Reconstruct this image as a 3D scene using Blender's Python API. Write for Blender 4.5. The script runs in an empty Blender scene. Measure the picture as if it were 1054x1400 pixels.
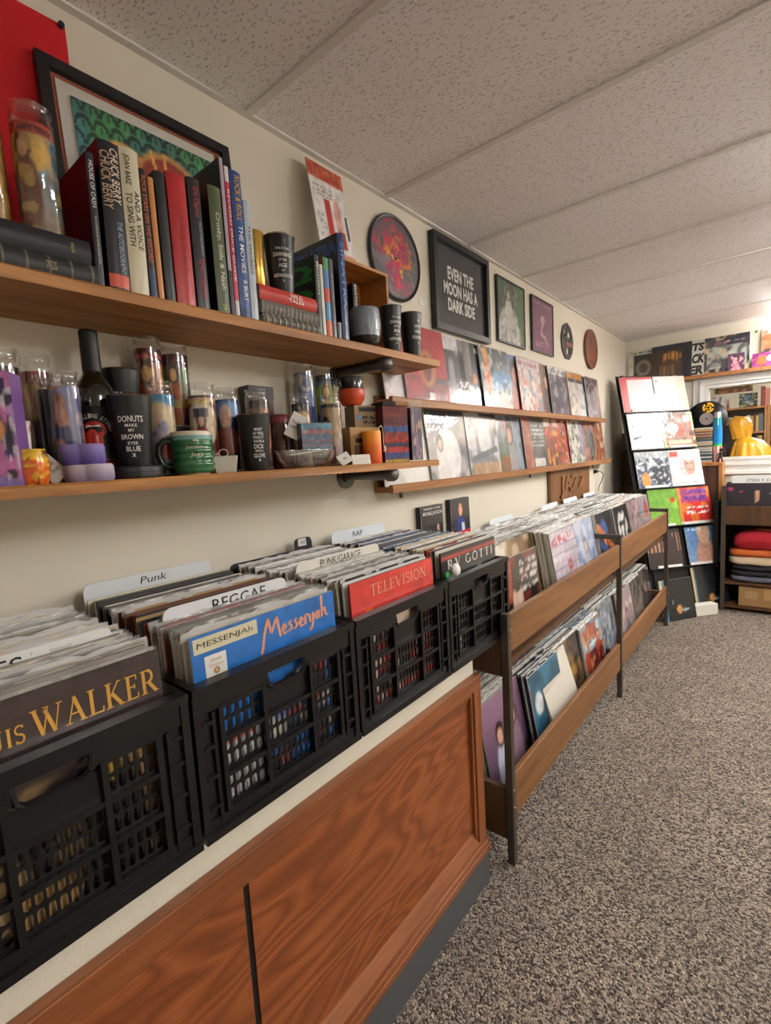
import bpy, math, random
import numpy as np
from mathutils import Vector, Matrix

random.seed(7)
SC = bpy.context.scene
COL = SC.collection

# ------------------------------------------------------------------ camera
W, H = 1054, 1400
YAW, PIT, ROL, F = .6924, -.1054, -.0572, 663.95
CAM = Vector((1.1986, 0, 1.349))
fw = Vector((-math.sin(YAW)*math.cos(PIT), math.cos(YAW)*math.cos(PIT), math.sin(PIT)))
r0 = Vector((math.cos(YAW), math.sin(YAW), 0)); u0 = r0.cross(fw)
RT = r0*math.cos(ROL)+u0*math.sin(ROL); UP = -r0*math.sin(ROL)+u0*math.cos(ROL)
cd = bpy.data.cameras.new('camera'); cam = bpy.data.objects.new('camera', cd); COL.objects.link(cam)
cd.sensor_fit = 'HORIZONTAL'; cd.sensor_width = 36; cd.lens = F/W*36; cd.clip_start = .02
m = Matrix((RT, UP, -fw)).transposed().to_4x4(); m.translation = CAM
cam.matrix_world = m
SC.camera = cam

def at(px, py, ax, v):
    d = fw + RT*((px-W/2)/F) - UP*((py-H/2)/F)
    t = (v-CAM[ax])/d[ax]
    return CAM+d*t
def yat(px, py, x): return at(px, py, 0, x).y

# ------------------------------------------------------------------ world and exposure
wd = bpy.data.worlds.new('world'); SC.world = wd; wd.use_nodes = True
wd.node_tree.nodes['Background'].inputs[0].default_value = (.8, .85, 1, 1)
wd.node_tree.nodes['Background'].inputs[1].default_value = .3
vs = SC.view_settings
vs.view_transform = 'Standard'; vs.look = 'None'; vs.gamma = 1; vs.use_curve_mapping = False
vs.exposure = 0.2
LAMP_STRENGTH = 34.0

# ------------------------------------------------------------------ colour helpers
def lin(c):
    if isinstance(c, str):
        c = c.lstrip('#'); c = tuple(int(c[i:i+2], 16)/255 for i in (0, 2, 4))
    return tuple(((x/12.92) if x <= .04045 else ((x+.055)/1.055)**2.4) for x in c[:3])

# ------------------------------------------------------------------ materials
class NT:
    def __init__(s, name):
        s.m = bpy.data.materials.new(name); s.m.use_nodes = True
        s.t = s.m.node_tree; s.b = s.t.nodes['Principled BSDF']; s.out = s.t.nodes['Material Output']
    def n(s, typ, **kw):
        nd = s.t.nodes.new(typ)
        for k, v in kw.items():
            if k.startswith('i_'):
                key = k[2:]; key = int(key) if key.isdigit() else key.replace('_', ' ')
                nd.inputs[key].default_value = v
            else: setattr(nd, k, v)
        return nd
    def l(s, a, b): s.t.links.new(a, b)
    def ramp(s, fac, stops, interp='LINEAR'):
        r = s.n('ShaderNodeValToRGB'); r.color_ramp.interpolation = interp
        e = r.color_ramp.elements
        while len(e) > 1: e.remove(e[-1])
        e[0].position = stops[0][0]; e[0].color = lin(stops[0][1])+(1,)
        for p, c in stops[1:]:
            q = e.new(p); q.color = lin(c)+(1,)
        s.l(fac, r.inputs[0]); return r.outputs[0]
    def coords(s, scale=(1, 1, 1), kind='Object', rot=(0, 0, 0)):
        if kind == 'World': o = s.n('ShaderNodeNewGeometry').outputs['Position']
        else: o = s.n('ShaderNodeTexCoord').outputs[kind]
        mp = s.n('ShaderNodeMapping'); mp.inputs['Scale'].default_value = scale; mp.inputs['Rotation'].default_value = rot
        s.l(o, mp.inputs[0]); return mp.outputs[0]
    def noise(s, vec, scale, detail=2, rough=.5, dist=0):
        nd = s.n('ShaderNodeTexNoise'); nd.inputs['Scale'].default_value = scale
        nd.inputs['Detail'].default_value = detail; nd.inputs['Roughness'].default_value = rough; nd.inputs['Distortion'].default_value = dist
        s.l(vec, nd.inputs['Vector']); return nd.outputs[0]
    def math(s, op, a, b=None, c=None):
        nd = s.n('ShaderNodeMath', operation=op)
        for i, x in enumerate((a, b, c)):
            if x is None: continue
            if isinstance(x, (int, float)): nd.inputs[i].default_value = x
            else: s.l(x, nd.inputs[i])
        return nd.outputs[0]
    def mix(s, fac, a, b, typ='MIX'):
        nd = s.n('ShaderNodeMix', data_type='RGBA', blend_type=typ)
        for i, x in ((0, fac), (6, a), (7, b)):
            if isinstance(x, (int, float)): nd.inputs[i].default_value = x
            elif isinstance(x, (tuple, str)): nd.inputs[i].default_value = lin(x)+(1,)
            else: s.l(x, nd.inputs[i])
        return nd.outputs[2]
    def bump(s, hgt, strength=.3, dist=.01):
        b = s.n('ShaderNodeBump'); b.inputs['Strength'].default_value = strength; b.inputs['Distance'].default_value = dist
        s.l(hgt, b.inputs['Height']); s.l(b.outputs[0], s.b.inputs['Normal'])
    def base(s, c):
        if isinstance(c, (tuple, str)): s.b.inputs['Base Color'].default_value = lin(c)+(1,)
        else: s.l(c, s.b.inputs['Base Color'])
    def set(s, **kw):
        for k, v in kw.items(): s.b.inputs[k.replace('_', ' ')].default_value = v
        return s

_pc = {}
def plain(c, rough=.5, metal=0, coat=0, spec=.5):
    key = (c, rough, metal, coat, spec)
    if key not in _pc:
        a = NT('flat_%d' % len(_pc)); 
        v = a.noise(a.coords((1, 1, 1)), 60, 3)
        a.base(a.mix(a.math('MULTIPLY', v, .12), c, (0, 0, 0)))
        a.set(Roughness=rough, Metallic=metal, Coat_Weight=coat); a.b.inputs['Specular IOR Level'].default_value = spec
        _pc[key] = a.m
    return _pc[key]

def make_vcol(name, rough, coat=0):
    a = NT(name); c = a.n('ShaderNodeVertexColor', layer_name='Col')
    a.l(c.outputs[0], a.b.inputs['Base Color']); a.set(Roughness=rough, Coat_Weight=coat, Coat_Roughness=.08); return a.m
M_print = make_vcol('printed_card', .42)
M_gloss = make_vcol('glossy_print', .25, .5)
M_paper = make_vcol('paper_print', .7)

def make_wood(name, dark, mid, light, axis='Y', rough=.5, scale=1.0, bumpy=.15, coat=0):
    a = NT(name)
    s = {'X': (1.2, 14, 14), 'Y': (14, 1.2, 14), 'Z': (14, 14, 1.2)}[axis]
    s = tuple(q*scale for q in s)
    v = a.coords(s); n1 = a.noise(v, 1.6, 5, .6, .6)
    s2 = tuple((q*9 if q > 5*scale else q*2) for q in s)
    n2 = a.noise(a.coords(s2), 1.5, 2)
    bl = a.noise(a.coords((1.7, 1.7, 1.7)), 2.2, 2)
    c = a.ramp(n1, [(.28, dark), (.5, mid), (.72, light)])
    c = a.mix(a.math('MULTIPLY', a.ramp(n2, [(.45, (0, 0, 0)), (.65, (1, 1, 1))]), .35), c, dark)
    c = a.mix(a.math('MULTIPLY', bl, .35), c, light)
    a.base(c); a.set(Roughness=rough, Coat_Weight=coat, Coat_Roughness=.2); a.bump(n1, bumpy, .004); return a.m

M_shelf = make_wood('pine_plank', '6e4420', 'a56d34', 'c48d4c', 'Y', .55)
M_ledge = make_wood('stained_ledge', '6c4220', '9a6434', 'b07c48', 'Y', .5)
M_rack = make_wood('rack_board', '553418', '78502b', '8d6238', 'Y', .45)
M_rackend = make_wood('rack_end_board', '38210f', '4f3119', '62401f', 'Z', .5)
M_box = make_wood('bamboo_box', '8f5a2b', 'b9783c', 'cd9050', 'Y', .4)
M_sign = make_wood('carved_sign_wood', '4a2c14', '7a5029', '93653a', 'Z', .5)
M_frameoak = make_wood('oak_moulding', '582e18', '804723', '985a2d', 'Y', .35, 1.3, .1, .3)
M_frameoakv = make_wood('oak_moulding_upright', '582e18', '804723', '985a2d', 'Z', .35, 1.3, .1, .3)
M_cab = make_wood('cabinet_wood', '7a4a22', 'a86e38', 'c08a50', 'Z', .5)
M_cabdark = make_wood('cabinet_dark', '3a2416', '533523', '6a4630', 'Z', .5)

a = NT('oak_veneer')                                   # cathedral figure of the counter panels
v = a.coords((1, 1.5, 5.0)); big = a.noise(v, 1.25, 2, .45, .35)
bands = a.math('PINGPONG', a.math('MULTIPLY', big, 13.0), .5)
pore = a.noise(a.coords((40, 5, 320)), 1.0, 2)
c = a.ramp(bands, [(.02, '723b1c'), (.22, '8c4a25'), (.5, 'a25d31')])
c = a.mix(a.math('MULTIPLY', a.ramp(pore, [(.42, (0, 0, 0)), (.6, (1, 1, 1))]), .38), c, '6a3214')
c = a.mix(a.math('MULTIPLY', a.noise(a.coords((1, 1.2, 2)), 2.5, 2), .3), c, '7d461f')
a.base(c); a.set(Roughness=.33, Coat_Weight=.25, Coat_Roughness=.25); a.bump(pore, .06, .002); M_oak = a.m

a = NT('cream_wall_paint'); v = a.coords(kind='World')
n = a.noise(v, 90, 3); b2 = a.noise(v, 1.3, 2)
a.base(a.mix(a.math('MULTIPLY', b2, .35), 'e2dbcb', 'd8d0be')); a.set(Roughness=.75); a.bump(n, .08, .002); M_wall = a.m
a = NT('counter_cream'); v = a.coords(kind='World'); sp = a.noise(v, 500, 1)
a.base(a.mix(a.ramp(sp, [(.62, (0, 0, 0)), (.7, (1, 1, 1))]), 'dad5c5', 'b9b19c')); a.set(Roughness=.45); M_cream = a.m

a = NT('fissured_ceiling_tile')                        # mineral-fibre tile: small elongated pits
def flecks(rot, sx, sy, off, thr):
    mp = a.coords((sx, sy, 1), 'World', (0, 0, rot))
    dn = a.n('ShaderNodeTexNoise'); dn.inputs['Scale'].default_value = 1.2
    a.l(mp, dn.inputs['Vector'])
    ad = a.n('ShaderNodeVectorMath', operation='MULTIPLY_ADD'); ad.inputs[1].default_value = (.8, .8, 0); a.l(dn.outputs['Color'], ad.inputs[0]); a.l(mp, ad.inputs[2])
    vo = a.n('ShaderNodeTexVoronoi'); vo.voronoi_dimensions = '2D'; vo.inputs['Scale'].default_value = 1; vo.inputs['Randomness'].default_value = 1
    a.l(ad.outputs[0], vo.inputs['Vector'])
    sep = a.n('ShaderNodeSeparateColor'); a.l(vo.outputs['Color'], sep.inputs[0])
    keep = a.math('GREATER_THAN', sep.outputs[0], .55)
    return a.math('MULTIPLY', a.math('LESS_THAN', vo.outputs['Distance'], thr), keep)
f1 = flecks(.5, 34, 110, 0, .15); f2 = flecks(-.9, 30, 105, 3, .14); f3 = flecks(1.4, 70, 70, 0, .12)
fl = a.math('MAXIMUM', a.math('MAXIMUM', f1, f2), f3)
mott = a.noise(a.coords(kind='World'), 70, 3)
c = a.mix(a.math('MULTIPLY', mott, .3), 'f8f5f5', 'f0ebea')
a.base(a.mix(a.math('MULTIPLY', fl, .55), c, '8d847e')); a.set(Roughness=.9); a.b.inputs['Specular IOR Level'].default_value = .15
a.bump(a.math('SUBTRACT', mott, fl), .12, .003); M_tile = a.m
M_tbar = plain('e9e4e0', .6)

a = NT('tufted_carpet')
v = a.coords((1, 1, 1), 'World')
vo = a.n('ShaderNodeTexVoronoi'); vo.inputs['Scale'].default_value = 190; a.l(v, vo.inputs['Vector'])
sep = a.n('ShaderNodeSeparateColor'); a.l(vo.outputs['Color'], sep.inputs[0])
pat = a.noise(v, 3, 3); n3 = a.noise(v, 60, 2)
val = a.math('ADD', a.math('MULTIPLY', sep.outputs[0], .7), a.math('MULTIPLY', n3, .3))
c = a.ramp(val, [(.12, '383130'), (.3, '564d49'), (.45, '796e65'), (.62, '998c7e'), (.8, 'b0a393'), (.95, '888078')])
c = a.mix(a.math('MULTIPLY', a.ramp(pat, [(.4, (0, 0, 0)), (.65, (1, 1, 1))]), .25), c, '5d554f')
a.base(c); a.set(Roughness=.95); a.b.inputs['Specular IOR Level'].default_value = .05
a.bump(a.math('SUBTRACT', 1, vo.outputs['Distance']), .7, .01); M_carpet = a.m

M_blackplastic = plain('0c0c0e', .33)
M_steelpost = plain('5a5148', .42, .55)
M_pipe = plain('6d6a66', .45, .75)
M_blackframe = plain('1c1c1f', .4)
M_tumbler = plain('17181b', .38)
M_steel = plain('c9c5bd', .25, 1)
M_kick = plain('4b4c4e', .6)
M_white = plain('e9e6df', .5)
M_whitetrim = plain('e4e2de', .4)
M_dark = plain('17120f', .7)
M_cardboard = plain('9c774d', .8)
M_cardboardgrey = plain('6b5d50', .8)
def plastic(name, cmix, rough, diffuse=None, bumpy=.35):
    a = NT(name)
    tr = a.n('ShaderNodeBsdfTransparent'); gl = a.n('ShaderNodeBsdfGlossy'); gl.inputs['Roughness'].default_value = rough
    fr = a.n('ShaderNodeLayerWeight'); fr.inputs[0].default_value = .5
    fac = a.math('MINIMUM', a.math('MULTIPLY_ADD', a.math('POWER', fr.outputs['Facing'], 4), .9, .04+cmix), 1)
    mx = a.n('ShaderNodeMixShader'); a.l(fac, mx.inputs[0]); a.l(tr.outputs[0], mx.inputs[1]); a.l(gl.outputs[0], mx.inputs[2])
    last = mx.outputs[0]
    nz = a.noise(a.coords(kind='World'), 28, 3); bp = a.n('ShaderNodeBump'); bp.inputs['Strength'].default_value = bumpy; bp.inputs['Distance'].default_value = .004
    a.l(nz, bp.inputs['Height']); a.l(bp.outputs[0], gl.inputs['Normal']); 
    if diffuse:
        df = a.n('ShaderNodeBsdfDiffuse'); df.inputs[0].default_value = lin('e6e6e4')+(1,)
        m2 = a.n('ShaderNodeMixShader'); m2.inputs[0].default_value = diffuse
        a.l(last, m2.inputs[1]); a.l(df.outputs[0], m2.inputs[2]); last = m2.outputs[0]
    a.l(last, a.out.inputs[0]); return a.m
M_polyfront = plastic('clear_sleeve_plastic', .01, .07)
def edge_plastic(name, col, opac):
    a = NT(name); a.base(col); a.set(Roughness=.2); a.b.inputs['Specular IOR Level'].default_value = .8
    tr = a.n('ShaderNodeBsdfTransparent'); mx = a.n('ShaderNodeMixShader'); mx.inputs[0].default_value = opac
    a.l(tr.outputs[0], mx.inputs[1]); a.l(a.b.outputs[0], mx.inputs[2]); a.l(mx.outputs[0], a.out.inputs[0]); return a.m
M_polyedge = edge_plastic('crinkled_sleeve_plastic', 'e4e4e2', .62)
M_polyclear = edge_plastic('clear_sleeve_mouth', 'c9c9c6', .25)
M_polygrey = edge_plastic('dull_sleeve_mouth', '8f8f8c', .5)
M_glass = plastic('clear_glass', .07, .05)
M_pane = plastic('window_glass', .0, .01)

# ------------------------------------------------------------------ mesh helpers
class MB:
    def __init__(s): s.v = []; s.f = []; s.c = []; s.m = []
    def add(s, vs, fs, col=(1, 1, 1), mat=0):
        o = len(s.v); s.v += [tuple(p) for p in vs]
        s.f += [tuple(i+o for i in f) for f in fs]; s.m += [mat]*len(fs)
        if isinstance(col, str) or isinstance(col[0], (int, float)): s.c += [lin(col)]*len(vs)
        else: s.c += [tuple(q) for q in col]
        return s
    def box(s, x0, x1, y0, y1, z0, z1, col=(1, 1, 1), mat=0):
        vs = [(x, y, z) for x in (x0, x1) for y in (y0, y1) for z in (z0, z1)]
        return s.add(vs, [(0, 1, 3, 2), (4, 6, 7, 5), (0, 4, 5, 1), (2, 3, 7, 6), (0, 2, 6, 4), (1, 5, 7, 3)], col, mat)
    def rbox(s, c, size, R, col=(1, 1, 1), mat=0):
        hx, hy, hz = [q/2 for q in size]; c = Vector(c)
        vs = [c+R@Vector((x, y, z)) for x in (-hx, hx) for y in (-hy, hy) for z in (-hz, hz)]
        return s.add(vs, [(0, 1, 3, 2), (4, 6, 7, 5), (0, 4, 5, 1), (2, 3, 7, 6), (0, 2, 6, 4), (1, 5, 7, 3)], col, mat)
    def lathe(s, prof, seg=28, col=(1, 1, 1), mat=0, cx=0, cy=0):
        n = len(prof); vs = [];
        for k in range(seg):
            t = 2*math.pi*k/seg
            for r, z in prof: vs.append((cx+r*math.cos(t), cy+r*math.sin(t), z))
        fs = [(k*n+i, ((k+1) % seg)*n+i, ((k+1) % seg)*n+i+1, k*n+i+1) for k in range(seg) for i in range(n-1)]
        return s.add(vs, fs, col, mat)
    def tube(s, pts, r, seg=10, col=(1, 1, 1), mat=0, cap=True):
        pts = [Vector(p) for p in pts]; vs = []; n = len(pts)
        rr = r if isinstance(r, (list, tuple)) else [r]*n
        prev = None
        for i, p in enumerate(pts):
            d = (pts[min(i+1, n-1)]-pts[max(i-1, 0)]).normalized()
            if prev is None: e = d.orthogonal().normalized()
            else: e = (prev-d*prev.dot(d)).normalized()
            prev = e; g = d.cross(e)
            for k in range(seg):
                t = 2*math.pi*k/seg; vs.append(p+(e*math.cos(t)+g*math.sin(t))*rr[i])
        fs = [(i*seg+k, i*seg+(k+1) % seg, (i+1)*seg+(k+1) % seg, (i+1)*seg+k) for i in range(n-1) for k in range(seg)]
        if cap: fs += [tuple(range(seg-1, -1, -1)), tuple((n-1)*seg+k for k in range(seg))]
        return s.add(vs, fs, col, mat)
    def poly(s, pts, x, col, mat=0, th=0):      # flat polygon in the y-z plane facing +x
        vs = [(x, p[0], p[1]) for p in pts]
        return s.add(vs, [tuple(range(len(pts)))], col, mat)
    def grid(s, fn, nu, nv, cols=None, mat=0, col=(1, 1, 1)):
        vs = [fn(i/(nu-1), j/(nv-1)) for j in range(nv) for i in range(nu)]
        fs = [(j*nu+i, j*nu+i+1, (j+1)*nu+i+1, (j+1)*nu+i) for j in range(nv-1) for i in range(nu-1)]
        return s.add(vs, fs, cols if cols is not None else col, mat)
    def mesh(s, name, mats, smooth=None):
        me = bpy.data.meshes.new(name); me.from_pydata(s.v, [], s.f)
        for q in (mats if isinstance(mats, (list, tuple)) else [mats]): me.materials.append(q)
        if any(s.m): me.polygons.foreach_set('material_index', s.m)
        ca = me.color_attributes.new('Col', 'FLOAT_COLOR', 'POINT')
        arr = np.ones((len(s.v), 4), np.float32); arr[:, :3] = np.array(s.c, np.float32)
        ca.data.foreach_set('color', arr.ravel())
        me.validate(); me.update()
        if smooth:
            me.polygons.foreach_set('use_smooth', [True]*len(me.polygons))
            try: me.set_sharp_from_angle(angle=math.radians(smooth))
            except Exception: pass
        return me
    def build(s, name, mats, parent=None, smooth=None, bevel=0, loc=None):
        o = bpy.data.objects.new(name, s.mesh(name, mats, smooth)); COL.objects.link(o)
        if parent: o.parent = parent
        if loc is not None: o.location = loc
        if bevel:
            b = o.modifiers.new('bevel', 'BEVEL'); b.width = bevel; b.segments = 2; b.limit_method = 'ANGLE'
        return o

def tag(o, label=None, cat=None, group=None, kind=None):
    if label: o['label'] = label
    if cat: o['category'] = cat
    if group: o['group'] = group
    if kind: o['kind'] = kind
    return o
def thing(name, label, cat, loc=(0, 0, 0), rz=0, group=None, rx=0, ry=0):
    o = bpy.data.objects.new(name, None); COL.objects.link(o); o.empty_display_size = .05
    o.location = loc; o.rotation_euler = (rx, ry, rz); return tag(o, label, cat, group)
def struct(name, mb, mat, parent=None, **k):
    o = mb.build(name, mat, parent, **k)
    if not parent: o['kind'] = 'structure'
    return o
def obj_of(name, me, parent=None):
    o = bpy.data.objects.new(name, me); COL.objects.link(o)
    if parent: o.parent = parent
    return o

# lettering ---------------------------------------------------------
def text_outline(s, bold=0.0):
    cu = bpy.data.curves.new('letters', 'FONT'); cu.body = s; cu.size = 1; cu.offset = bold; cu.resolution_u = 2
    to = bpy.data.objects.new('letters', cu); me = bpy.data.meshes.new_from_object(to)
    vs = np.array([v.co[:2] for v in me.vertices]).reshape(-1, 2); fs = [tuple(p.vertices) for p in me.polygons]
    bpy.data.objects.remove(to); bpy.data.curves.remove(cu); bpy.data.meshes.remove(me)
    return vs, fs
def text_mb(mb, s, y, z, w=None, h=None, x=0, bold=.012, col='ffffff', mat=0, align='c', vert=False, slant=0, cyl=None, refh=None):
    """letters in the y-z plane facing +x (text to the right = +y); vert: reads downwards; cyl: wrapped on a cylinder of that radius"""
    vs, fs = text_outline(s, bold)
    if not len(vs): return mb
    lo = vs.min(0); hi = vs.max(0); sz = hi-lo
    p = (vs-lo)/sz
    if h is None: h = w*sz[1]/sz[0]
    if w is None: w = h*sz[0]/sz[1]
    p = p*np.array([w, h]); p[:, 0] += slant*p[:, 1]
    if align == 'c': p[:, 0] -= w/2
    elif align == 'r': p[:, 0] -= w
    p[:, 1] -= h/2
    out = []
    for a_, b_ in p:
        dy, dz = (b_, -a_) if vert else (a_, b_)
        Y, Z = y+dy, z+dz
        if cyl: t = Y/cyl; out.append((cyl*math.cos(t)+x, cyl*math.sin(t), Z))
        else: out.append((x, Y, Z))
    return mb.add(out, fs, col, mat)
def letters(name, parent, lines, mat, x=0, cyl=None, th=0):
    mb = MB()
    for L in lines: text_mb(mb, L[0], L[1], L[2], x=x, cyl=cyl, **L[3])
    return mb.build(name, mat, parent)

# ------------------------------------------------------------------ printed pictures (vertex paint on the print's own grid)
def vnoise(U, V, sc, rng):
    n = int(sc)+3; g = rng.random((n, n)); x = U*sc; y = V*sc
    i = np.clip(x.astype(int), 0, n-2); j = np.clip(y.astype(int), 0, n-2); fx = x-i; fy = y-j
    fx = fx*fx*(3-2*fx); fy = fy*fy*(3-2*fy)
    return (g[j, i]*(1-fx)+g[j, i+1]*fx)*(1-fy)+(g[j+1, i]*(1-fx)+g[j+1, i+1]*fx)*fy
def paint(nu, nv, ops, seed=0):
    rng = np.random.default_rng(seed)
    V, U = np.meshgrid(np.linspace(0, 1, nv), np.linspace(0, 1, nu), indexing='ij')
    C = np.ones((nv, nu, 3))*.5
    def put(msk, c):
        nonlocal C
        msk = np.clip(msk, 0, 1)[..., None]; C = C*(1-msk)+np.array(lin(c))*msk
    for o in ops:
        k = o[0]
        if k == 'f': put(np.ones_like(U), o[1])
        elif k == 'g': put(np.ones_like(U), o[1]); put(V, o[2])
        elif k == 'h': put(np.ones_like(U), o[1]); put(U, o[2])
        elif k == 'r': put(((U >= o[1]) & (U <= o[3]) & (V >= o[2]) & (V <= o[4])).astype(float)*(o[6] if len(o) > 6 else 1), o[5])
        elif k == 'e':
            d = np.sqrt(((U-o[1])/o[3])**2+((V-o[2])/o[4])**2); put(np.clip((1-d)*6+.5, 0, 1), o[5])
        elif k == 'ring':
            d = np.sqrt(((U-o[1])/o[3])**2+((V-o[2])/o[3])**2); put((abs(d-1) < o[4]).astype(float), o[5])
        elif k == 'n':
            put(np.clip((vnoise(U, V, o[1], rng)-o[3])*8, 0, 1)*(o[4] if len(o) > 4 else 1), o[2])
        elif k == 's':
            A = U if o[1] == 'u' else V; put(((A*o[2]) % 1 < o[4]).astype(float), o[3])
        elif k == 'l':
            (x0, y0), (x1, y1), w, c = o[1:5]; dx, dy = x1-x0, y1-y0; t = np.clip(((U-x0)*dx+(V-y0)*dy)/(dx*dx+dy*dy+1e-9), 0, 1)
            put((np.hypot(U-x0-t*dx, V-y0-t*dy) < w).astype(float), c)
        elif k == 'sc':                                  # overlapping scale outlines
            q = o[1]; row = np.floor(V*q*1.3); fu = (U*q+.5*(row % 2)) % 1-.5; fv = (V*q*1.3) % 1
            d = np.hypot(fu, fv*.62-.05); put(((abs(d-.42) < .09) | ((abs(fu) < .05) & (fv < .5))).astype(float)*.9, o[2])
        elif k == 'fig':
            cx, b, h, skin, cloth, hair = o[1:7]
            put(np.clip((1-np.sqrt(((U-cx)/(h*.26))**2+((V-b)/(h*.62))**2))*6+.5, 0, 1), cloth)
            put(np.clip((1-np.sqrt(((U-cx)/(h*.17))**2+((V-b-h*.72)/(h*.25))**2))*6+.5, 0, 1), hair)
            put(np.clip((1-np.sqrt(((U-cx)/(h*.10))**2+((V-b-h*.68)/(h*.15))**2))*6+.5, 0, 1), skin)
        elif k == 'tx':
            x0, y0, x1, y1, rows, c = o[1:7]
            for q in range(rows):
                zc = y1-(q+.5)*(y1-y0)/rows
                on = (vnoise(U, V, 26, rng) > .42) & (abs(V-zc) < (y1-y0)/rows*.3) & (U > x0) & (U < x1); put(on.astype(float), c)
    if len(ops) > 3:                                     # fine print detail
        k = 1+.38*(vnoise(U, V, nu*.45, rng)-.5)+.16*(vnoise(U, V, nu*.22, rng)-.5)
        C *= k[..., None]
    C *= (1+(rng.random(C.shape[:2])-.5)*.1)[..., None]
    return [tuple(q) for q in np.clip(C, 0, 1).reshape(-1, 3)]

def card_mb(w, h, t, ops, n=20, seed=0, edge='d8d4cc', back='bbb6ae'):
    """flat print: front (+x) carries the picture, origin at the bottom centre"""
    mb = MB(); nv = max(4, int(n*h/w))
    mb.grid(lambda u, v: (t/2, (u-.5)*w, v*h), n, nv, paint(n, nv, ops, seed))
    vs = [(x, y, z) for x in (-t/2, t/2) for y in (-w/2, w/2) for z in (0, h)]
    mb.add(vs, [(0, 1, 3, 2)], back)
    mb.add(vs, [(0, 4, 5, 1), (2, 3, 7, 6), (0, 2, 6, 4), (1, 5, 7, 3)], edge)
    return mb

S = .314                                            # side of a record sleeve
def poly_front(w, h, t, seed=0):
    rng = random.Random(seed); ph = [rng.random()*6 for _ in range(4)]
    mb = MB(); mb.grid(lambda u, v: (t/2+.0022+.0012*math.sin(u*7+ph[0]+v*3)*math.sin(v*8+ph[1]), (u-.5)*(w+.006), -.001+v*(h+.007)), 9, 9)
    return mb
POLYS = None
def face_record(loc, ops, label, group, rz=0, ry=0, rx=0, t=.005, n=20, seed=0, w=S, h=S, poly=True, edge='d8d4cc'):
    o = card_mb(w, h, t, ops, n, seed, edge).build('vinyl_record', M_print)
    o.location = loc; o.rotation_euler = (rx, ry, rz); tag(o, label, 'record', group)
    if poly: poly_front(w, h, t, seed).build('plastic_sleeve', M_polyfront, o, smooth=60)
    return o

# =================================================================== THE ROOM
YW, ZC, XR, YF = 5.14, 2.334, 4.3, -2.3
WX0, WX1, WZ0, WZ1 = .665, 1.95, 1.205, 1.81          # window opening in the far wall
struct('floor', MB().box(0, XR, YF, 8.4, -.05, 0), M_carpet)
struct('wall_left', MB().box(-.1, 0, YF, 8.4, 0, 2.6), M_wall)
struct('wall_right', MB().box(XR, XR+.1, YF, 8.4, 0, 2.6), M_wall)
struct('wall_front', MB().box(-.1, XR+.1, YF-.1, YF, 0, 2.6), M_wall)
mb = MB(); mb.box(0, WX0, YW, YW+.11, 0, 2.5); mb.box(WX1, XR, YW, YW+.11, 0, 2.5); mb.box(WX0, WX1, YW, YW+.11, 0, WZ0); mb.box(WX0, WX1, YW, YW+.11, WZ1, 2.5)
struct('wall_back', mb, M_wall)
struct('wall_beyond', MB().box(0, XR, 8.3, 8.4, 0, 2.6), M_wall)
# ceiling: plenum slab with each tile and T-bar as a piece of its own
ceil = struct('ceiling', MB().box(0, XR, YF, 8.4, ZC+.03, ZC+.08), M_white)
T0, TP, TL = .9245, .61, 1.22
mb = MB(); mb.box(-TL/2+.008, TL/2-.008, -TP/2+.008, TP/2-.008, 0, .014); tile_me = mb.mesh('ceiling_tile', M_tile)
mb = MB(); mb.box(0, XR, -.012, .012, -.004, .004); mb.box(0, XR, -.002, .002, .004, .03); bar_me = mb.mesh('cross_bar', M_tbar)
mb = MB(); mb.box(-.012, .012, YF, YW, -.004, .004); long_me = mb.mesh('main_bar', M_tbar)
for k in range(-6, 8):
    y = T0+TP*k
    if YF < y < YW:
        o = obj_of('cross_bar', bar_me, ceil); o.location = (0, y, ZC)
    for j in range(4):
        yc = y+TP/2
        if yc-TP/2 < YF-.2 or yc > YW: continue
        o = obj_of('ceiling_tile', tile_me, ceil); o.location = (TL*(j+.5), yc, ZC+.002)
        if yc+TP/2 > YW: o.scale.y = (YW-y)/TP; o.location.y = (y+YW)/2
        if j == 3: o.scale.x = .5; o.location.x = TL*3+.31
for j in (1, 2, 3): o = obj_of('main_bar', long_me, ceil); o.location = (TL*j, 0, ZC)
mb = MB(); mb.box(0, .02, YF, YW, ZC-.004, ZC+.006); mb.box(0, XR, YW-.02, YW, ZC-.004, ZC+.006); mb.build('wall_angle', M_tbar, ceil)

# white window trim with its stepped moulding and sill, and the pane
t = .07
mb = MB()
for (d, q, e) in ((.125, .05, .018), (.10, .075, .028), (.03, .02, .034)):
    pass
def trim_ring(mb, x0, x1, z0, z1, w, y):
    mb.box(x0-w, x1+w, y, YW, z1, z1+w); mb.box(x0-w, x0, y, YW, z0, z1); mb.box(x1, x1+w, y, YW, z0, z1); mb.box(x0-w, x1+w, y, YW, z0-w, z0)
win = tag(bpy.data.objects.new('window_1', None), kind='structure'); COL.objects.link(win); win.location = (WX0, YW, WZ0)
def wpart(name, mb, mat):
    o = mb.build(name, mat, win); o.location = (-WX0, -YW, -WZ0); return o
mb = MB(); trim_ring(mb, WX0, WX1, WZ0, WZ1, .115, YW-.016); trim_ring(mb, WX0-.03, WX1+.03, WZ0-.03, WZ1+.03, .035, YW-.03); trim_ring(mb, WX0, WX1, WZ0, WZ1, .018, YW-.026); wpart('window_trim', mb, M_whitetrim)
mb = MB(); mb.box(WX0-.13, WX1+.13, YW-.045, YW, WZ0-.14, WZ0-.115); mb.box(WX0, WX1, YW, YW+.11, WZ0-.01, WZ0+.004); wpart('window_sill', mb, M_whitetrim)
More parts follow.
